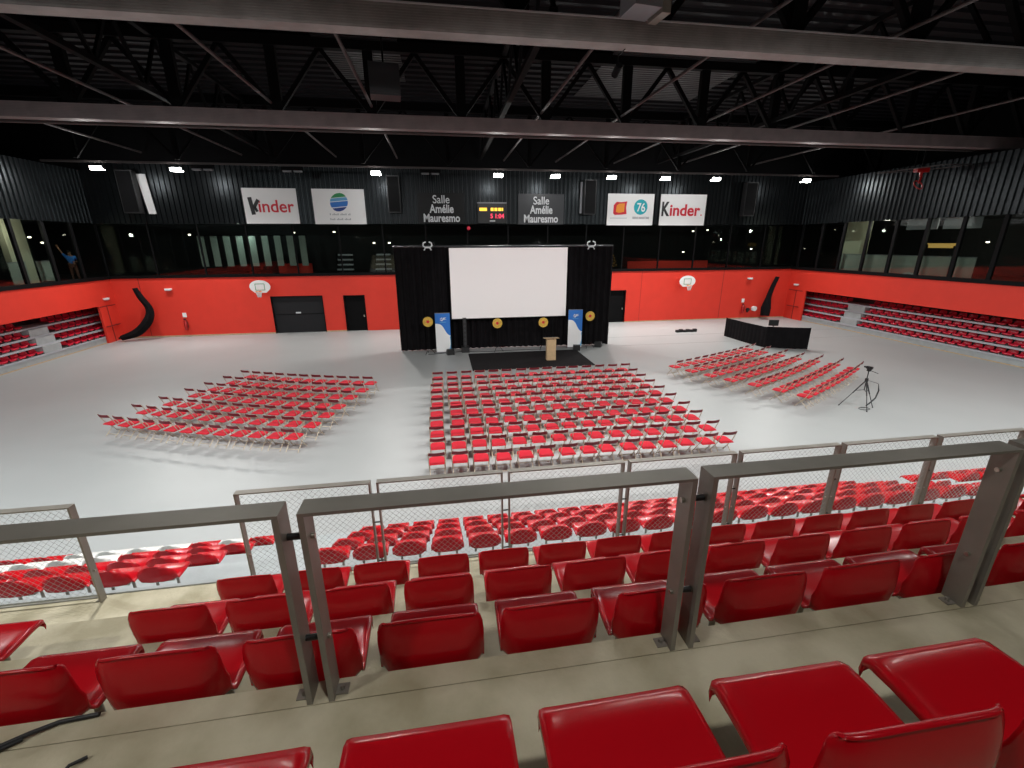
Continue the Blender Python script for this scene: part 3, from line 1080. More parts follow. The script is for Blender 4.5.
# round gold discs on stands
def disc(x, y, z, lab):
    t = thing('disc_on_stand', lab, 'stand', (x, y, 0), 0, 'gold discs on stands')
    n_ = 24
    d = MB()
    d.prism([(.28 * math.cos(2 * PI * k / n_), z + .28 * math.sin(2 * PI * k / n_)) for k in range(n_)], -.03, .0, 'y')
    o = d.build('disc', 'gold', t)
    MB().tube([(.26 * math.cos(2 * PI * k / n_), -.03, z + .26 * math.sin(2 * PI * k / n_)) for k in range(n_ + 1)], .018, 6).build('rim', 'gold', o)
    e = MB()
    st = []
    for k in range(12):
        r_ = (.13 if k % 2 == 0 else .07) * (1 if k < 7 else .8)
        st.append((r_ * math.cos(PI * k / 6 + .2), z + r_ * math.sin(PI * k / 6 + .2)))
    e.prism(st, -.036, -.03, 'y')
    e.build('emblem', 'letter_red' if x > 3 or x < 0 else 'letter_black', o)
    MB().tube([(0, .02, .28), (0, .02, z)], .018, 6).build('pole', 'black', t)
    for k in range(3):
        a = PI / 2 + k * 2 * PI / 3 + .3
        MB().tube([(0, .02, .45), (.33 * math.cos(a), .02 + .33 * math.sin(a), .012)], .013, 6).build('leg', 'black', t)


disc(-.82, 24.8, 1.84, 'round gold disc on a black stand left of the left banner')
disc(3.04, 24.8, 1.64, 'round gold disc under the left half of the screen')
disc(5.70, 24.8, 1.61, 'round gold disc under the right half of the screen')
disc(8.48, 24.8, 1.89, 'round gold disc on a black stand right of the right banner')


# roll-up banners
def banner(x, y, rz, lab):
    t = thing('rollup_banner', lab, 'banner', (x, y, 0), rz, 'roll-up banners')
    W = .41
    ZB, ZT = .08, 2.26
    o = MB().box((-W, -.004, ZB), (W, .004, ZT)).build('banner_sheet', 'white', t)
    # blue field with S-shaped lower edge
    top = [(-W, ZT), (W, ZT)]
    cur = []
    for k in range(17):
        q = k / 16
        xx = W - 2 * W * q
        zz = .98 + .72 * (1 / (1 + math.exp(-(q - .38) * 9)))
        cur.append((xx, zz))
    poly = [(W, ZT)] + cur + [(-W, ZT)]
    MB().prism(poly, -.010, -.004, 'y').build('blue_field', 'blue', o)
    ed = [(W, .12)] + [(W, 1.0)] + [(W - .03 - .05 * math.sin(k / 8 * PI), 1.0 - .82 * k / 8) for k in range(0, 9)]
    MB().prism([(W, .15), (W, 1.0), (W - .05, .92), (W - .02, .7), (W - .02, .5), (W - .06, .3), (W - .14, .15)], -.010, -.004, 'y').build('blue_edge', 'blue_l', o)
    lg = MB()
    # swift-like white mark and a line of lettering under it
    lg.prism([(-.18, 1.86), (-.02, 1.90), (.04, 2.02), (.22, 2.03), (.08, 1.96), (.24, 1.93), (.04, 1.90), (-.02, 1.82), (-.1, 1.86)], -.014, -.010, 'y')
    lg.prism([(-.15, 1.93), (-.06, 2.03), (.0, 2.03), (-.07, 1.93)], -.014, -.010, 'y')
    lg.build('banner_mark', 'letter_white', o)
    mk = MB()
    for k in range(6):
        mk.box((-.16 + k * .058, -.014, 1.74), (-.12 + k * .058, -.010, 1.785))
    mk.build('banner_lettering', 'blue_l', o)
    MB().box((-W - .02, -.06, 0), (W + .02, .10, .08)).build('base', 'grey_box', t)
    MB().box((-W, -.015, ZT), (W, .015, ZT + .03)).build('top_bar', 'grey_box', t)
    MB().tube([(0, .03, .08), (0, .03, ZT)], .012, 6).build('pole', 'grey_box', t)


banner(-.02, 24.95, 0, 'blue and white roll-up banner left of the projection screen')
banner(7.62, 24.85, -.12, 'blue and white roll-up banner right of the projection screen')
# lectern
t = thing('lectern', 'pale wooden lectern with a slanted dark-edged top on the carpet', 'lectern', (5.60, 22.45, .013), -.05)
mb = MB().box((-.24, -.16, 0), (.24, -.13, 1.12)).box((-.24, -.13, 0), (-.21, .16, 1.12)).box((.21, -.13, 0), (.24, .16, 1.12)).box((-.21, .0, .6), (.21, .16, .62)).box((-.21, -.13, .03), (.21, .16, .05))
mb.build('body', 'wood', t)
MB().obox((0, -.24, 1.20), (0, .26, 1.13), .78, .025, (0, 0, 1)).build('top', 'wood', t)
MB().box((-.39, .24, 1.13), (.39, .27, 1.17)).build('ledge', 'board_dark', t)
MB().tube([(.12, .0, 1.18), (.12, -.02, 1.42), (.12, .06, 1.5)], .008, 6).build('microphone', 'black', t)
# carpet
o = MB().box((1.32, 20.95, 0), (7.60, 24.5, .012)).build('carpet', 'carpet')
tag(o, 'dark rectangular carpet on the floor in front of the screen', 'carpet')


def wedge(x, y, rz, lab):
    t = thing('floor_monitor', lab, 'speaker', (x, y, 0), rz, 'floor monitors')
    MB().prism([(-.16, 0), (.18, 0), (.18, .16), (.02, .33), (-.16, .30)], -.2, .2, 'x').build('speaker_cabinet', 'rubber', t)
    MB().obox((0, .165, .15), (0, .03, .31), .34, .02, (0, 1, 1)).build('speaker_grille', 'board_dark', t)


wedge(.33, 24.55, .2, 'small black floor speaker at the foot of left banner')
wedge(7.60, 24.35, -.2, 'small black floor speaker at the foot of right banner')
wedge(9.15, 25.0, -.6, 'low black floor speaker at the right end of the curtain')
# column speaker on stand in front of curtain
t = thing('column_speaker', 'tall slim black speaker column left of the screen legs', 'speaker', (1.2, 25.05, 0))
MB().box((-.10, -.10, .32), (.10, .10, 1.95)).build('speaker_column', 'rubber', t)
MB().box((-.22, -.24, 0), (.22, .24, .32)).build('subwoofer', 'rubber', t)
for k in range(6):
    MB().tube([(0, -.115, .5 + k * .25), (0, -.10, .5 + k * .25)], .07, 10).build('driver', 'board_dark', t)
o = MB().tube([(-.9, 24.7, .012), (.9, 25.1, .012), (2.5, 24.85, .012), (4.6, 24.95, .012), (6.4, 24.8, .012)], .018, 6).build('floor_cable', 'rubber')
tag(o, 'black cable run along the foot of the curtain', 'cable')

# ================================================================ BACK WALL BOARDS
YF = YB - .12


def board(name, x0, x1, z0, z1, mt, lab):
    t = thing(name, lab, 'board', ((x0 + x1) / 2, YF, (z0 + z1) / 2))
    w_, h_ = (x1 - x0) / 2, (z1 - z0) / 2
    MB().box((-w_, -.02, -h_), (w_, .05, h_)).build('panel', mt, t)
    return t, w_, h_


t, W, H = board('advertising_board', -12.16, -8.92, 7.22, 9.35, 'white', 'white board with worn black and red lettering at the far left')
k_ = MB()
k_.obox((-1.22, -.028, .52), (-1.10, -.028, -.52), .24, .012, (0, 1, 0)).obox((-1.05, -.028, -.12), (-.72, -.028, .38), .20, .012, (0, 1, 0)).obox((-1.0, -.028, -.05), (-.86, -.028, -.34), .16, .012, (0, 1, 0))
k_.build('large_initial', 'letter_black', t)
lettering('lettering', 'inder', (.32, -.026, -.36), 1.05, 'letter_red', t, bold=.014, width=2.15)
t, W, H = board('advertising_board', -7.96, -4.70, 7.20, 9.35, 'white', 'white board with a round striped green and blue logo')
lg = [('green', .30, .55), ('blue_l', .08, .27), ('blue', -.28, .04), ('blue_d', -.56, -.33)]
R_ = .56
for nm, a, b in lg:
    pts_ = []
    for i in range(9):
        zz = a + (b - a) * i / 8
        pts_.append((math.sqrt(max(0, R_ ** 2 - zz * zz)) + .001, zz + .02 * math.sin(3)))
    poly = pts_ + [(-x, z) for x, z in pts_[::-1]]
    MB().prism([(x, z + .27 + .05 * math.sin(x * 3)) for x, z in poly], -.03, -.02, 'y').build('logo_stripe', nm, t)
for zz, s in ((-.52, 'communauté urbaine'), (-.82, 'région maritime')):
    mb = MB()
    for k in range(16):
        if (k * 7 + int(-zz * 10)) % 6:
            mb.box((-.66 + k * .083, -.026, zz), (-.60 + k * .083, -.02, zz + (.07 if k % 3 else .11)))
    mb.build('caption', 'letter_grey', t)


def name_board(x0, x1, z0, z1, mt, lab, letter):
    t, W, H = board('name_board', x0, x1, z0, z1, mt, lab)
    k = 1.0
    lettering('lettering', 'Salle', (0, -.026, .32), .72, letter, t, bold=.004, width=1.12)
    lettering('lettering', 'Amélie', (0, -.026, -.28), .74, letter, t, bold=.018, width=1.62)
    lettering('lettering', 'Mauresmo', (0, -.026, -.86), .72, letter, t, bold=.018, width=2.45)
    return t


name_board(-1.25, 1.85, 7.25, 9.2, 'board_black', 'black board with three lines of white lettering left of the scoreboard', 'letter_white')
name_board(5.60, 8.85, 7.2, 9.2, 'board_dark', 'dark grey board with three lines of white lettering right of the scoreboard', 'letter_white')
t, W, H = board('advertising_board', 12.10, 15.60, 7.15, 9.28, 'white', 'white board with a red-orange emblem and a teal round emblem')
e = MB().prism([(-1.32, -.25), (-1.30, .3), (-1.10, .52), (-.72, .50), (-.30, .56), (-.36, .15), (-.30, -.30), (-.7, -.34), (-1.2, -.36)], -.03, -.02, 'y').build('emblem_flag', 'letter_red', t)
MB().prism([(-1.12, -.15), (-1.08, .28), (-.9, .40), (-.48, .42), (-.50, -.15), (-.9, -.22)], -.034, -.03, 'y').build('emblem_lions', 'orange', e)
e = MB().prism([(.75 + .52 * math.cos(2 * PI * k / 28), .18 + .52 * math.sin(2 * PI * k / 28)) for k in range(28)], -.03, -.02, 'y').build('emblem_disc', 'teal', t)
lettering('emblem_digits', '76', (.78, -.034, -.12), .82, 'white', e, bold=.01, width=.62)
lettering('caption', 'SEINE MARITIME', (.82, -.026, -.62), .2, 'letter_grey', t, bold=.006, width=1.3)
mb = MB()
for k in range(14):
    mb.box((-1.5 + k * .09, -.026, -.6), (-1.44 + k * .09, -.02, -.55))
mb.build('small_caption', 'letter_grey', t)
t, W, H = board('advertising_board', 16.13, 19.70, 7.15, 9.28, 'white', 'white board with a black initial and bold red lettering at right')
lettering('large_initial', 'K', (-1.36, -.026, -.38), 1.3, 'letter_black', t, bold=.05, width=.62)
lettering('lettering', 'inder', (.17, -.026, -.38), 1.1, 'letter_red', t, bold=.028, width=2.4)
lettering('full_stop', '.', (1.48, -.026, -.38), .7, 'letter_red', t, bold=.01)
# scoreboard
t = thing('scoreboard', 'small scoreboard with amber and red digits between the name boards', 'scoreboard', (3.75, YF, 7.95))
MB().box((-1.0, -.08, -.66), (1.0, .05, .66)).build('scoreboard_case', 'rubber', t)
MB().box((-1.02, -.12, .60), (1.02, .05, .68)).build('scoreboard_hood', 'grey_box', t)
for a, b in ((-.88, -.36), (-.10, .10), (.16, .36), (.42, .62), (.66, .76)):
    MB().box((a, -.09, .12), (b, -.08, .32)).build('amber_display', 'amber', t)
lettering('red_digits', '5 1:04', (.35, -.09, -.35), .42, 'led_red', t, bold=.006, width=.95)
MB().box((-.18, -.09, -.56), (.2, -.08, -.5)).build('maker_plate', 'letter_white', t)


# speaker towers on the upper wall
def wspk(x, z0, z1, w_, lab, strip=None):
    t = thing('wall_speaker', lab, 'speaker', (x, YF - .3, (z0 + z1) / 2), 0, 'wall speakers')
    h_ = (z1 - z0) / 2
    MB().box((-w_, -.25, -h_), (w_, .2, h_)).build('speaker_cabinet', 'rubber', t)
    MB().box((-w_ + .05, -.27, -h_ + .06), (w_ - .05, -.25, h_ - .06)).build('speaker_grille', 'black', t)
    MB().box((-.05, .2, -.1), (.05, .32, .1)).build('wall_bracket', 'black', t)


wspk(-2.75, 7.9, 10.15, .4, 'tall black wall speaker left of the left name board')
wspk(10.6, 7.85, 10.1, .42, 'tall black wall speaker right of the right name board')
wspk(-18.35, 7.8, 10.2, .45, 'tall black wall speaker near the left corner')
wspk(22.9, 7.8, 10.1, .45, 'tall black wall speaker near the right corner')
o = MB().prism([(-17.95, 10.05), (-17.45, 10.05), (-17.30, 7.78), (-17.72, 7.78)], YF - .05, YF, 'y').build('pale_wall_panel', 'white')
tag(o, 'narrow pale vertical panel beside the left wall speaker', 'panel')
o = MB().box((10.02, YF - .06, 7.95), (10.16, YF, 10.0)).build('pale_wall_panel', 'letter_grey')
tag(o, 'thin pale strip beside the wall speaker right of the name board', 'panel')
o = MB().sphere((2.1, YB - .1, 6.95), .13, 8).build('red_indicator', 'exit_red')
tag(o, 'small glowing red indicator above the screen, left of scoreboard', 'indicator')


# basketball backboards
def hoop(x, z, lab):
    t = thing('basketball_hoop', lab, 'basketball hoop', (x, 31.7, z), 0, 'wall basketball hoops')
    pl = []
    for k in range(0, 19):
        a = PI * k / 18
        pl.append((.78 * math.cos(a), .05 + .52 * math.sin(a)))
    pl += [(-.72, -.15), (-.42, -.42), (.42, -.42), (.72, -.15)]
    b = MB().prism(pl, 0, .04, 'y').build('backboard', 'white', t)
    fr = MB()
    for a, c in (((-.36, -.22), (.36, -.18)), ((-.36, .26), (.36, .30)), ((-.36, -.22), (-.32, .30)), ((.32, -.22), (.36, .30))):
        fr.box((a[0], -.008, a[1]), (c[0], 0, c[1]))
    fr.build('target_rectangle', 'green', b)
    MB().tube([(.225 * math.sin(2 * PI * k / 16), -.4 - .225 * math.cos(2 * PI * k / 16), -.28) for k in range(17)], .014, 6).build('rim', 'orange', t)
    nt_ = MB()
    for k in range(12):
        a, a2 = 2 * PI * k / 12, 2 * PI * (k + .5) / 12
        nt_.tube([(.22 * math.sin(a), -.4 - .22 * math.cos(a), -.28), (.12 * math.sin(a2), -.4 - .12 * math.cos(a2), -.72)], .012, 4)
        nt_.tube([(.22 * math.sin(a), -.4 - .22 * math.cos(a), -.28), (.12 * math.sin(a - .26), -.4 - .12 * math.cos(a - .26), -.72)], .012, 4)
    nt_.build('net', 'net', t)
    t.scale = (.82, .82, .82)
    MB().obox((-.3, .04, .1), (-.3, 1.36, .1), .05, .05).obox((.3, .04, .1), (.3, 1.36, .1), .05, .05).obox((0, .04, -.3), (0, 1.36, -.5), .05, .05).box((-.03, -.2, -.30), (.03, 0, -.26)).build('support_arm', 'red_wall', t)


hoop(-11.68, 3.26, 'white fan-shaped basketball backboard above the wide black door')
hoop(18.35, 3.10, 'white fan-shaped basketball backboard right of the curtain')


# gathered black divider curtains in the corners
def hose(pts_, rs, lab):
    mb = MB()
    P = [Vector(p) for p in pts_]
    # smooth
    Q, Rr = [], []
    for i in range(len(P) - 1):
        for s in range(5):
            q = s / 5
            p0, p1, p2, p3 = P[max(i - 1, 0)], P[i], P[i + 1], P[min(i + 2, len(P) - 1)]
            Q.append(.5 * ((2 * p1) + (-p0 + p2) * q + (2 * p0 - 5 * p1 + 4 * p2 - p3) * q * q + (-p0 + 3 * p1 - 3 * p2 + p3) * q ** 3))
            Rr.append(rs[i] * (1 - q) + rs[i + 1] * q)
    Q.append(P[-1])
    Rr.append(rs[-1])
    mb.tube(Q, Rr, 12)
    for k in range(5):
        a = 2 * PI * k / 5
        mb.tube([q + Vector((math.cos(a) * r * .8, math.sin(a) * r * .8, .01)) for q, r in zip(Q, Rr)], [r * .35 for r in Rr], 6)
    o = mb.build('gathered_curtain', 'drape')
    tag(o, lab, 'curtain', 'gathered divider curtains')


hose([(-19.3, 32.2, 3.3), (-19.1, 32.2, 2.75), (-18.72, 32.15, 1.95), (-18.9, 32.0, 1.25), (-19.6, 31.9, .55), (-20.5, 31.7, .22)], [.13, .17, .19, .26, .26, .16], 'black gathered divider curtain bent against the wall in the left corner')
hose([(26.25, 32.2, 3.3), (25.95, 32.2, 2.5), (25.72, 32.15, 1.7), (25.62, 32.1, .9), (25.55, 32.0, .32)], [.14, .16, .19, .34, .30], 'black gathered divider curtain hanging against the wall in the right corner')

# small wall fittings
for x, y, z, lab in ((-17.7, YB - .05, 3.16, 'small white wall lamp left of the wide black door'), (24.3, YB - .05, 3.2, 'small white wall lamp at right, above the red cabinets')):
    t = thing('wall_lamp', lab, 'wall lamp', (x, y, z), 0, 'small wall lamps')
    MB().box((-.2, -.08, -.05), (.2, .05, .05)).build('lamp_body', 'white', t)
    MB().box((-.17, -.12, -.09), (.17, -.02, -.05)).build('lamp_shade', 'letter_grey', t)
for x, lab in ((XL + .06, 'small white lamp above the red double door, left corner'), (XR - .06, 'small white lamp above the red double door, right corner')):
    t = thing('wall_lamp', lab, 'wall lamp', (x, 32.0, 2.72), 0, 'small wall lamps')
    MB().box((-.05, -.22, -.05), (.05, .22, .05)).build('lamp_body', 'white', t)
    MB().box((-.08, -.16, -.09), (.08, .16, -.05)).build('lamp_shade', 'letter_grey', t)


def extinguisher(x, lab):
    t = thing('fire_extinguisher', lab, 'fire extinguisher', (x, YB - .12, .55))
    MB().tube([(0, 0, -.1), (0, 0, .0), (0, 0, .5), (0, 0, .58)], [.09, .1, .1, .04], 12).build('cylinder', 'extinguisher', t)
    MB().box((-.06, -.03, .58), (.06, .03, .66)).tube([(.05, 0, .6), (.16, -.02, .4), (.13, -.02, .05)], .018, 6).build('valve_and_hose', 'rubber', t)
    MB().box((-.12, .09, .75), (.12, .11, 1.05)).build('sign', 'white', t)


extinguisher(-17.1, 'red fire extinguisher on the red wall in the left part')
extinguisher(24.0, 'red fire extinguisher behind the black desk screens')
t = thing('hose_reel', 'white round hose reel on the right red wall', 'hose reel', (25.0, YB - .15, .8))
MB().tube([(0, -.1, 0), (0, .1, 0)], .2, 16).build('reel_drum', 'white', t)
MB().box((-.04, .1, -.04), (.04, .15, .04)).build('reel_mount', 'rubber', t)
t = thing('alarm_bell', 'small black bell box beside the hose reel', 'alarm', (24.5, YB - .08, .72))
MB().tube([(0, -.08, 0), (0, .08, 0)], .14, 12).build('bell_dome', 'rubber', t)
MB().box((-.05, -.02, -.22), (.05, .06, -.12)).build('bell_box', 'rubber', t)

# ================================================================ VIDEO DESK AT RIGHT
def drape_panel(name, pts_, h, lab):
    mb = MB()
    vs = []
    P = []
    for i in range(len(pts_) - 1):
        a, b = Vector(pts_[i]), Vector(pts_[i + 1])
        n_ = int((b - a).length / .06)
        nn = Vector((-(b - a).y, (b - a).x)).normalized()
        for k in range(n_):
            P.append(a + (b - a) * k / n_ + nn * .012 * math.sin(k * 1.3))
    P.append(Vector(pts_[-1]))
    for p in P:
        vs += [(p.x, p.y, .01), (p.x, p.y, h)]
    mb.add(vs, [(2 * i, 2 * i + 2, 2 * i + 3, 2 * i + 1) for i in range(len(P) - 1)])
    mb.add([(a + .0, b + .04, c) for a, b, c in vs], [(2 * i, 2 * i + 1, 2 * i + 3, 2 * i + 2) for i in range(len(P) - 1)])
    return mb


t = thing('desk_screen', 'black fabric desk screen, left wing facing the chairs', 'screen', (18.43, 26.5, 0), 0, 'desk screens')
drape_panel('', [(0, 0), (.05, -1.8), (.27, -3.5)], 1.22, '').build('fabric', 'drape', t)
MB().tube([(0, .05, 0), (0, .05, 1.24)], .02, 6).build('post', 'black', t)
t = thing('desk_screen', 'black fabric desk screen, right wing beside the camera tripod', 'screen', (18.72, 23.05, 0), 0, 'desk screens')
drape_panel('', [(0, 0), (1.0, -.45), (2.1, -.85)], 1.25, '').build('fabric', 'drape', t)
MB().tube([(2.1, -.8, 0), (2.1, -.8, 1.27)], .02, 6).build('post', 'black', t)
t = thing('control_desk', 'black control desk hidden behind the fabric screens', 'desk', (19.7, 24.2, 0), -.35)
MB().box((-.8, -.45, .72), (1.0, .45, .76)).build('desktop', 'board_dark', t)
for x in (-.75, .95):
    for y in (-.4, .4):
        MB().box((x - .025, y - .025, 0), (x + .025, y + .025, .72)).build('leg', 'black', t)
t = thing('computer_monitor', 'dark monitor standing on the control desk above the screens', 'monitor', (20.0, 24.2, .76), -.3)
MB().box((-.28, -.02, .30), (.28, .02, .66)).build('monitor_panel', 'rubber', t)
MB().tube([(0, 0, .01), (0, 0, .35)], .03, 8).build('monitor_stand', 'rubber', t)
MB().box((-.14, -.1, 0), (.14, .1, .012)).build('monitor_foot', 'rubber', t)
# row of black cases on the floor
for k in range(6):
    x = 16.05 + k * .26
    h = (.16, .2, .15, .19, .16, .2)[k]
    t = thing('equipment_case', 'small black case, %s from left in the low row on the floor' % ORD[k + 1], 'case', (x, 28.3 + (k % 2) * .04, 0), 0, 'small black cases on the floor')
    MB().box((-.115, -.1, 0), (.115, .1, h * .7)).build('case_body', 'rubber', t)
    MB().box((-.115, -.1, h * .7 + .004), (.115, .1, h)).build('case_lid', 'rubber', t)
    MB().tube([(-.04, -.1, h * .5), (-.04, -.13, h * .6), (.04, -.13, h * .6), (.04, -.1, h * .5)], .008, 5).build('handle', 'rubber', t)
# tripod
t = thing('camera_tripod', 'black camera tripod on the floor right of the right chairs', 'tripod', (15.42, 13.5, 0))
A = Vector((0, 0, 1.08))
for q in ((-.62, .30, 0), (-.20, -.48, 0), (.40, -.14, 0)):
    q = Vector(q)
    mid = A + (q - A) * .5
    l_ = MB()
    l_.tube([A, mid], .022, 6).tube([mid, q + Vector((0, 0, .02))], .014, 6)
    l_.sphere((q.x, q.y, .025), .025, 6)
    l_.build('leg', 'rubber', t)
sp = MB()
c = Vector((0, 0, .70))
for q in ((-.62, .30, 0), (-.20, -.48, 0), (.40, -.14, 0)):
    e_ = A + (Vector(q) - A) * .40
    sp.tube([c, e_], .010, 5)
sp.build('spreader', 'rubber', t)
MB().tube([(0, 0, .68), (0, 0, 1.42)], .017, 8).tube([(0, 0, 1.03), (0, 0, 1.14)], .055, 8).build('centre_column', 'rubber', t)
MB().box((-.05, -.05, 1.42), (.05, .05, 1.50)).tube([(0, 0, 1.46), (.30, -.12, 1.34)], .010, 5).build('tripod_head', 'rubber', t)
cm = MB().box((-.045, -.10, 1.505), (.045, .09, 1.60)).tube([(0, .09, 1.555), (0, .17, 1.555)], .032, 10).box((-.13, -.03, 1.54), (-.045, -.01, 1.61))
cm = cm.build('video_camera', 'rubber')
tag(cm, 'small black video camera mounted on the tripod', 'camera')
cm.location = (15.42, 13.5, 0)
cm.rotation_euler.z = .35
o = MB().tube([(15.50, 13.5, 1.06), (15.92, 13.45, .92), (15.97, 13.42, .66), (15.86, 13.38, .38), (15.62, 13.35, .20), (15.45, 13.3, .14)], [.006, .008, .028, .028, .030, .022], 6).build('shoulder_strap', 'rubber')
tag(o, 'black strap hanging in a loop from the tripod', 'strap')
o = MB().tube([(15.42 + .2 * math.cos(k / 3), 13.32 + .13 * math.sin(k / 3), .012) for k in range(20)], .011, 5).build('camera_cable', 'rubber')
tag(o, 'thin dark cable coiled on the floor under the tripod', 'cable')

# ================================================================ UNDER THE ROOF
t = thing('ceiling_projector', 'grey box projector hanging at the top edge of the picture', 'projector', (4.75, 11.4, 10.88), .12)
MB().box((-.36, -.35, 0), (.30, .35, .5)).build('projector_body', 'grey_box', t)
MB().tube([(-.2, -.36, .2), (-.2, -.40, .2)], .05, 12).build('projector_lens', 'bolt', t)
MB().box((.34, -.3, -.06), (.55, .3, .5)).build('side_unit', 'steel', t)
MB().tube([(0, 0, .5), (0, 0, 2.4)], .03, 6).build('hanger', 'truss', t)
t = thing('ceiling_speaker', 'dark square loudspeaker box hanging below the roof left of centre', 'speaker', (-1.55, 18.0, 10.75), .1)
MB().box((-.5, -.35, 0), (.5, .35, .95)).build('speaker_cabinet', 'board_dark', t)
MB().box((-.44, -.37, .06), (.44, -.35, .89)).build('speaker_grille', 'board_dark', t)
MB().tube([(0, 0, .95), (0, 0, 2.7)], .03, 6).build('hanger', 'truss', t)
# folded-up basketball hoop under the roof at right
t = thing('retracted_basketball_hoop', 'red basketball hoop folded up on a frame under the roof at right', 'basketball hoop', (26.2, 22.6, 9.35))
MB().tube([(-1.4, 1.5, .3), (1.0, 1.5, .45), (1.9, -1.0, .45), (-.1, -1.0, .40), (-1.4, 1.5, .3)], .03, 6).build('folding_frame', 'pipe', t)
MB().tube([(.1, .3, .4), (.1, .25, .0)], .07, 8).box((-.35, .1, .2), (.4, .35, .42)).tube([(.1, .2, .0), (-.1, .1, -.35)], .05, 8).build('hoop_bracket', 'extinguisher', t)
MB().tube([(-.15 + .25 * math.cos(2 * PI * k / 16), .05 + .15 * math.sin(2 * PI * k / 16), -.45 + .22 * math.sin(2 * PI * k / 16)) for k in range(17)], .03, 6).build('rim', 'extinguisher', t)
MB().tube([(0, .2, .4), (0, .2, 3.6)], .04, 6).tube([(1.0, 1.5, .4), (1.0, 1.5, 3.6)], .03, 6).build('hanger', 'truss', t)

# ================================================================ GALLERY CONTENTS
# right gallery: pale column, frosted balustrades, high windows, lit sign
def col(x0, x1, y0, y1, lab):
    o = MB().box((x0, y0, HR), (x1, y1, ZU + .1)).build('gallery_column', 'pale_col')
    tag(o, lab, 'column', 'gallery columns')


col(XR + 1.2, XR + 1.5, 28.0, 29.75, 'pale yellow column behind the right gallery glass')
col(XL - 2.0, XL - 1.7, 28.6, 29.9, 'pale yellow column behind the left gallery glass at frame edge')
for i, (ya, yb) in enumerate(((27.25, 28.8), (25.4, 26.95), (23.52, 25.1), (21.65, 23.25), (20.4, 21.4))):
    t = thing('frosted_balustrade', 'frosted balustrade panel in the right gallery, %s from the column' % ORD[i + 1], 'balustrade', (XR + .35, ya, ZS), 0, 'frosted balustrade panels')
    MB().box((0, 0, 0), (.02, yb - ya, 1.05)).build('frosted_glass', 'frost', t)
    MB().box((-.02, 0, 1.05), (.04, yb - ya, 1.09)).build('handrail', 'grey_box', t)
for i, (ya, yb) in enumerate(((28.2, 29.5), (29.9, 31.0))):
    t = thing('frosted_balustrade', 'frosted balustrade panel in the left gallery, %s' % ('beside the pale column', 'next to the person')[i], 'balustrade', (XL - .6, ya - 1.3, ZS), 0, 'frosted balustrade panels')
    MB().box((-.02, 0, 0), (0, (yb - ya) * .8, 1.05)).build('frosted_glass', 'frost', t)
    MB().box((-.04, 0, 1.05), (.02, (yb - ya) * .8, 1.09)).build('handrail', 'grey_box', t)
for i, (ya, yb) in enumerate(((22.95, 24.75), (20.75, 22.65))):
    o = MB().box((XR + .5, ya, 6.62), (XR + .54, yb, 7.2)).build('pale_ceiling_panel', 'letter_grey')
    tag(o, 'pale blue-grey panel high in the right gallery, %s one' % ('left', 'right')[i], 'panel', 'pale panels high in the gallery')
o = MB().box((XR + 2.5, 23.2, 5.78), (XR + 2.56, 24.9, 5.83)).box((XR + 2.5, 23.4, 5.56), (XR + 2.56, 24.8, 5.68)).box((XR + 2.53, 23.3, 5.68), (XR + 2.56, 24.85, 5.78)).build('lit_sign', mat('sign_amber', (.2, .12, .02), .5, emit=(1, .6, .15), es=.45))
tag(o, 'small amber lit sign inside the right gallery', 'sign')
# gallery lamps
gl = [(-17.2, YB + 3, 6.6), (-9.9, YB + 1.6, 6.7), (-7.3, YB + 2, 6.75), (-4.7, YB + 2.5, 6.0), (-3.6, YB + 2.5, 6.0), (-13.5, YB + 2, 6.5),
      (19.5, YB + 2, 5.2), (22.0, YB + 3, 6.9), (20.5, YB + 2.6, 6.8), (25.5, YB + 2, 5.4), (XR + 2, 21.3, 5.9), (XR + 2, 19.4, 6.6), (XR + 2.4, 18.0, 5.9),
      (XL - 2.5, 32.0, 6.1), (XL - 2.5, 31.2, 6.4)]
lm_ = make_flood('gallery_lamp', 'small lit lamp inside the glazed gallery', 'small lamps inside the gallery')
for c_ in list(lm_.children):
    bpy.data.objects.remove(c_)
MB().sphere((0, 0, 0), .075, 8, sc=(1.3, 1, .6)).build('bulb', 'lens_warm', lm_)
MB().tube([(0, 0, .04), (0, 0, .3)], .015, 6).build('lamp_stem', 'black', lm_)
for i, p in enumerate(gl):
    lab = 'small lit lamp inside the glazed gallery, %s from the left end' % ORD[i + 1]
    if i == 0:
        lm_.location = p
        lm_['label'] = lab
        lm_['category'] = 'lamp'
    else:
        dup(lm_, p, 0, lab)
def point(x, y, z, w, col=(1, .95, .8)):
    l = bpy.data.lights.new('gallery_light', 'POINT')
    l.energy = w
    l.color = col
    l.shadow_soft_size = .12
    o = bpy.data.objects.new('gallery_light', l)
    COL.objects.link(o)
    o.location = (x, y, z)


point(XR + .7, 26.3, 6.9, 130)
point(XR + .8, 21.8, 6.2, 110)
point(XL - .9, 28.2, 6.6, 60)
point(-13, YB + .6, 6.9, 90, (.8, 1, .95))
point(19, YB + 1.2, 6.8, 25)
point(-5.5, YB + .4, 6.4, 25)
# slats added behind the left glass to stand in for a reflection in it
t = thing('reflection_slats', 'row of tall grey-green slats imitating a reflection in the left back glass', 'reflection', (-15.9, YB + 1.4, 4.5))
for k in range(9):
    MB().obox((k * .82, .2 - k * .03, 0.0), (k * .82, .2 - k * .03, 2.0 - k * .0), .42, .03, (0, 1, 0)).build('slat', 'frost', t)
MB().box((-.3, 0, 2.0), (6.9, .15, 2.06)).build('slat_rail', 'black', t)
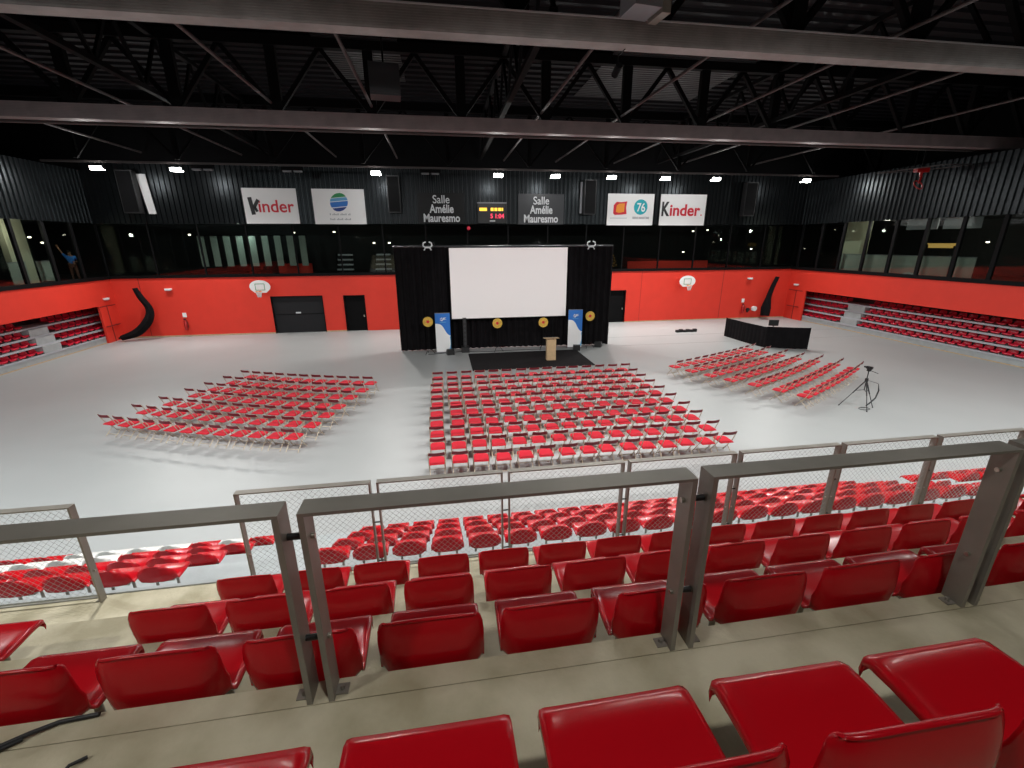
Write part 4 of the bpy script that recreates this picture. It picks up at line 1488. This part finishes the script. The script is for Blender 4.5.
# red strips added behind the glass as reflections of the red fascia
o = MB().box((-11.5, YB + 2.4, HR), (-9.2, YB + 2.5, 4.6)).build('reflected_red_strip', 'red_wall')
tag(o, 'low red strip imitating a fascia reflection in the back glass, left part', 'partition')
o = MB().box((15, YB + 2.4, HR), (22, YB + 2.5, 4.5)).build('reflected_red_strip', 'red_wall')
tag(o, 'low red strip imitating a fascia reflection in the back glass, right of the curtain', 'partition')
# grey slat stacks added in place of stairs reflected in the glass
for i, x in enumerate((-6.6, -4.0)):
    t = thing('reflected_stair_slats', 'small grey slats imitating stairs reflected in the back glass, %s one' % ('left', 'right')[i], 'rack', (x, YB + 1.0, HR), 0, 'reflected stairs in the back glass')
    for k in range(4):
        MB().obox((-.55 + k * .05, 0, .35 + k * .33), (.55, 0, .35 + k * .33), .25, .10).build('stair_slat', 'letter_grey', t)
    for s in (-.5, .5):
        MB().box((s - .03, -.1, 0), (s + .03, .1, 1.5)).build('upright', 'black', t)
# golden tree
t = thing('golden_tree', 'small golden decorative tree at the right edge of the curtain', 'tree', (12.9, YB + .9, HR))
MB().tube([(0, 0, 0), (0, 0, 1.7)], [.04, .01], 6).build('trunk', 'tree_gold', t)
mb = MB()
for k in range(60):
    z = .25 + 1.4 * k / 60
    a = k * 2.4
    L_ = .55 * (1.75 - z) / 1.5
    mb.tube([(0, 0, z), (L_ * math.cos(a), L_ * math.sin(a), z + .12)], [.02, .008], 4)
    mb.sphere((L_ * math.cos(a), L_ * math.sin(a), z + .12), .035, 6)
mb.build('foliage', 'tree_gold', t)


# person in the left gallery
def skinned(name, verts, edges, radii, mt, parent, levels=2):
    me = bpy.data.meshes.new(name)
    me.from_pydata(verts, edges, [])
    o = bpy.data.objects.new(name, me)
    COL.objects.link(o)
    md = o.modifiers.new('skin', 'SKIN')
    sv = me.skin_vertices[0].data
    for i, r in enumerate(radii):
        sv[i].radius = (r, r) if not isinstance(r, tuple) else r
    sv[0].use_root = True
    s2 = o.modifiers.new('sub', 'SUBSURF')
    s2.levels = levels
    s2.render_levels = levels
    dg = bpy.context.evaluated_depsgraph_get()
    m2 = bpy.data.meshes.new_from_object(o.evaluated_get(dg))
    bpy.data.objects.remove(o)
    m2.materials.clear()
    m2.materials.append(M[mt])
    for p in m2.polygons:
        p.use_smooth = True
    return link(name, m2, parent)


t = thing('person', 'person in a blue top and brown trousers with one arm raised', 'person', (XL - .75, 31.25, HR), -2.5 + PI)
t['label'] = 'person in blue top and brown trousers, one arm raised, behind left gallery glass'
# local: facing -y
V = [(0, 0, .98), (0, 0, 1.18), (0, -.01, 1.38), (0, 0, 1.50), (0, -.02, 1.60), (0, -.02, 1.72),
     (.19, 0, 1.43), (.30, -.02, 1.66), (.40, -.05, 1.92), (.42, -.06, 2.01),
     (-.19, 0, 1.42), (-.33, -.06, 1.20), (-.20, -.26, 1.12), (-.13, -.32, 1.13),
     (.10, 0, .92), (.11, -.02, .50), (.12, .02, .09), (.12, -.10, .05),
     (-.10, 0, .92), (-.13, -.04, .50), (-.14, .02, .09), (-.15, -.10, .05)]
V = [(-a, b, c) for a, b, c in V]
Ed = [(0, 1), (1, 2), (2, 3), (3, 4), (4, 5), (2, 6), (6, 7), (7, 8), (8, 9), (2, 10), (10, 11), (11, 12), (12, 13), (0, 14), (14, 15), (15, 16), (16, 17), (0, 18), (18, 19), (19, 20), (20, 21)]
Rd = [.13, .12, .14, .055, .09, .075, .06, .045, .035, .035, .06, .045, .035, .035, .085, .06, .042, .035, .085, .06, .042, .035]
skinned('body', V, Ed, Rd, 'skin', t)
sv_ = [V[0], V[1], V[2], (0, 0, 1.46), V[6], V[7], V[10], V[11]]
skinned('shirt', sv_, [(0, 1), (1, 2), (2, 3), (2, 4), (4, 5), (2, 6), (6, 7)], [.155, .15, .165, .08, .078, .06, .078, .06], 'shirt', t)
skinned('trousers', [V[0], V[14], V[15], (-.12, .02, .14), V[18], V[19], (.14, .02, .14)], [(0, 1), (1, 2), (2, 3), (0, 4), (4, 5), (5, 6)], [.15, .105, .078, .06, .105, .078, .06], 'trousers', t)
MB().sphere((0, .012, 1.69), .108, 12, sc=(.92, 1.0, 1.05)).build('hair', 'hair', t)
MB().sphere((0, -.115, 1.64), .018, 6).build('nose', 'skin', t)
MB().sphere((-.035, -.10, 1.67), .012, 6).sphere((.035, -.10, 1.67), .012, 6).build('eyes', 'hair', t)
MB().box((-.025, -.112, 1.595), (.025, -.10, 1.603)).build('mouth', 'letter_red', t)
for hx, hy, hz, dx, dy, dz in ((-.42, -.06, 2.02, -.02, -.01, .09), (.13, -.32, 1.13, -.09, -.03, .01)):
    h_ = MB()
    for k in range(4):
        o_ = (k - 1.5) * .02
        h_.tube([(hx + (o_ if dz > .05 else 0), hy, hz + (0 if dz > .05 else o_)), (hx + dx + (o_ * 1.3 if dz > .05 else 0), hy + dy, hz + dz * (1 - abs(k - 1.3) * .08) + (0 if dz > .05 else o_ * 1.3))], .009, 6)
    h_.tube([(hx - .02, hy, hz - .02), (hx - .055, hy - .02, hz + .03)], .010, 6)
    h_.build('fingers', 'skin', t)

# ================================================================ WORLD, RENDER LOOK
wd = bpy.data.worlds.new('world')
SC.world = wd
wd.use_nodes = True
wd.node_tree.nodes['Background'].inputs[0].default_value = (.02, .02, .025, 1)
wd.node_tree.nodes['Background'].inputs[1].default_value = 0.2
SC.view_settings.view_transform = 'Standard'
SC.view_settings.look = 'None'
SC.view_settings.gamma = 1
SC.view_settings.exposure = 0.0
SC.view_settings.use_curve_mapping = False
SC.cycles.use_denoising = True
SC.cycles.max_bounces = 6
SC.cycles.transparent_max_bounces = 12
SC.cycles.sample_clamp_indirect = 4
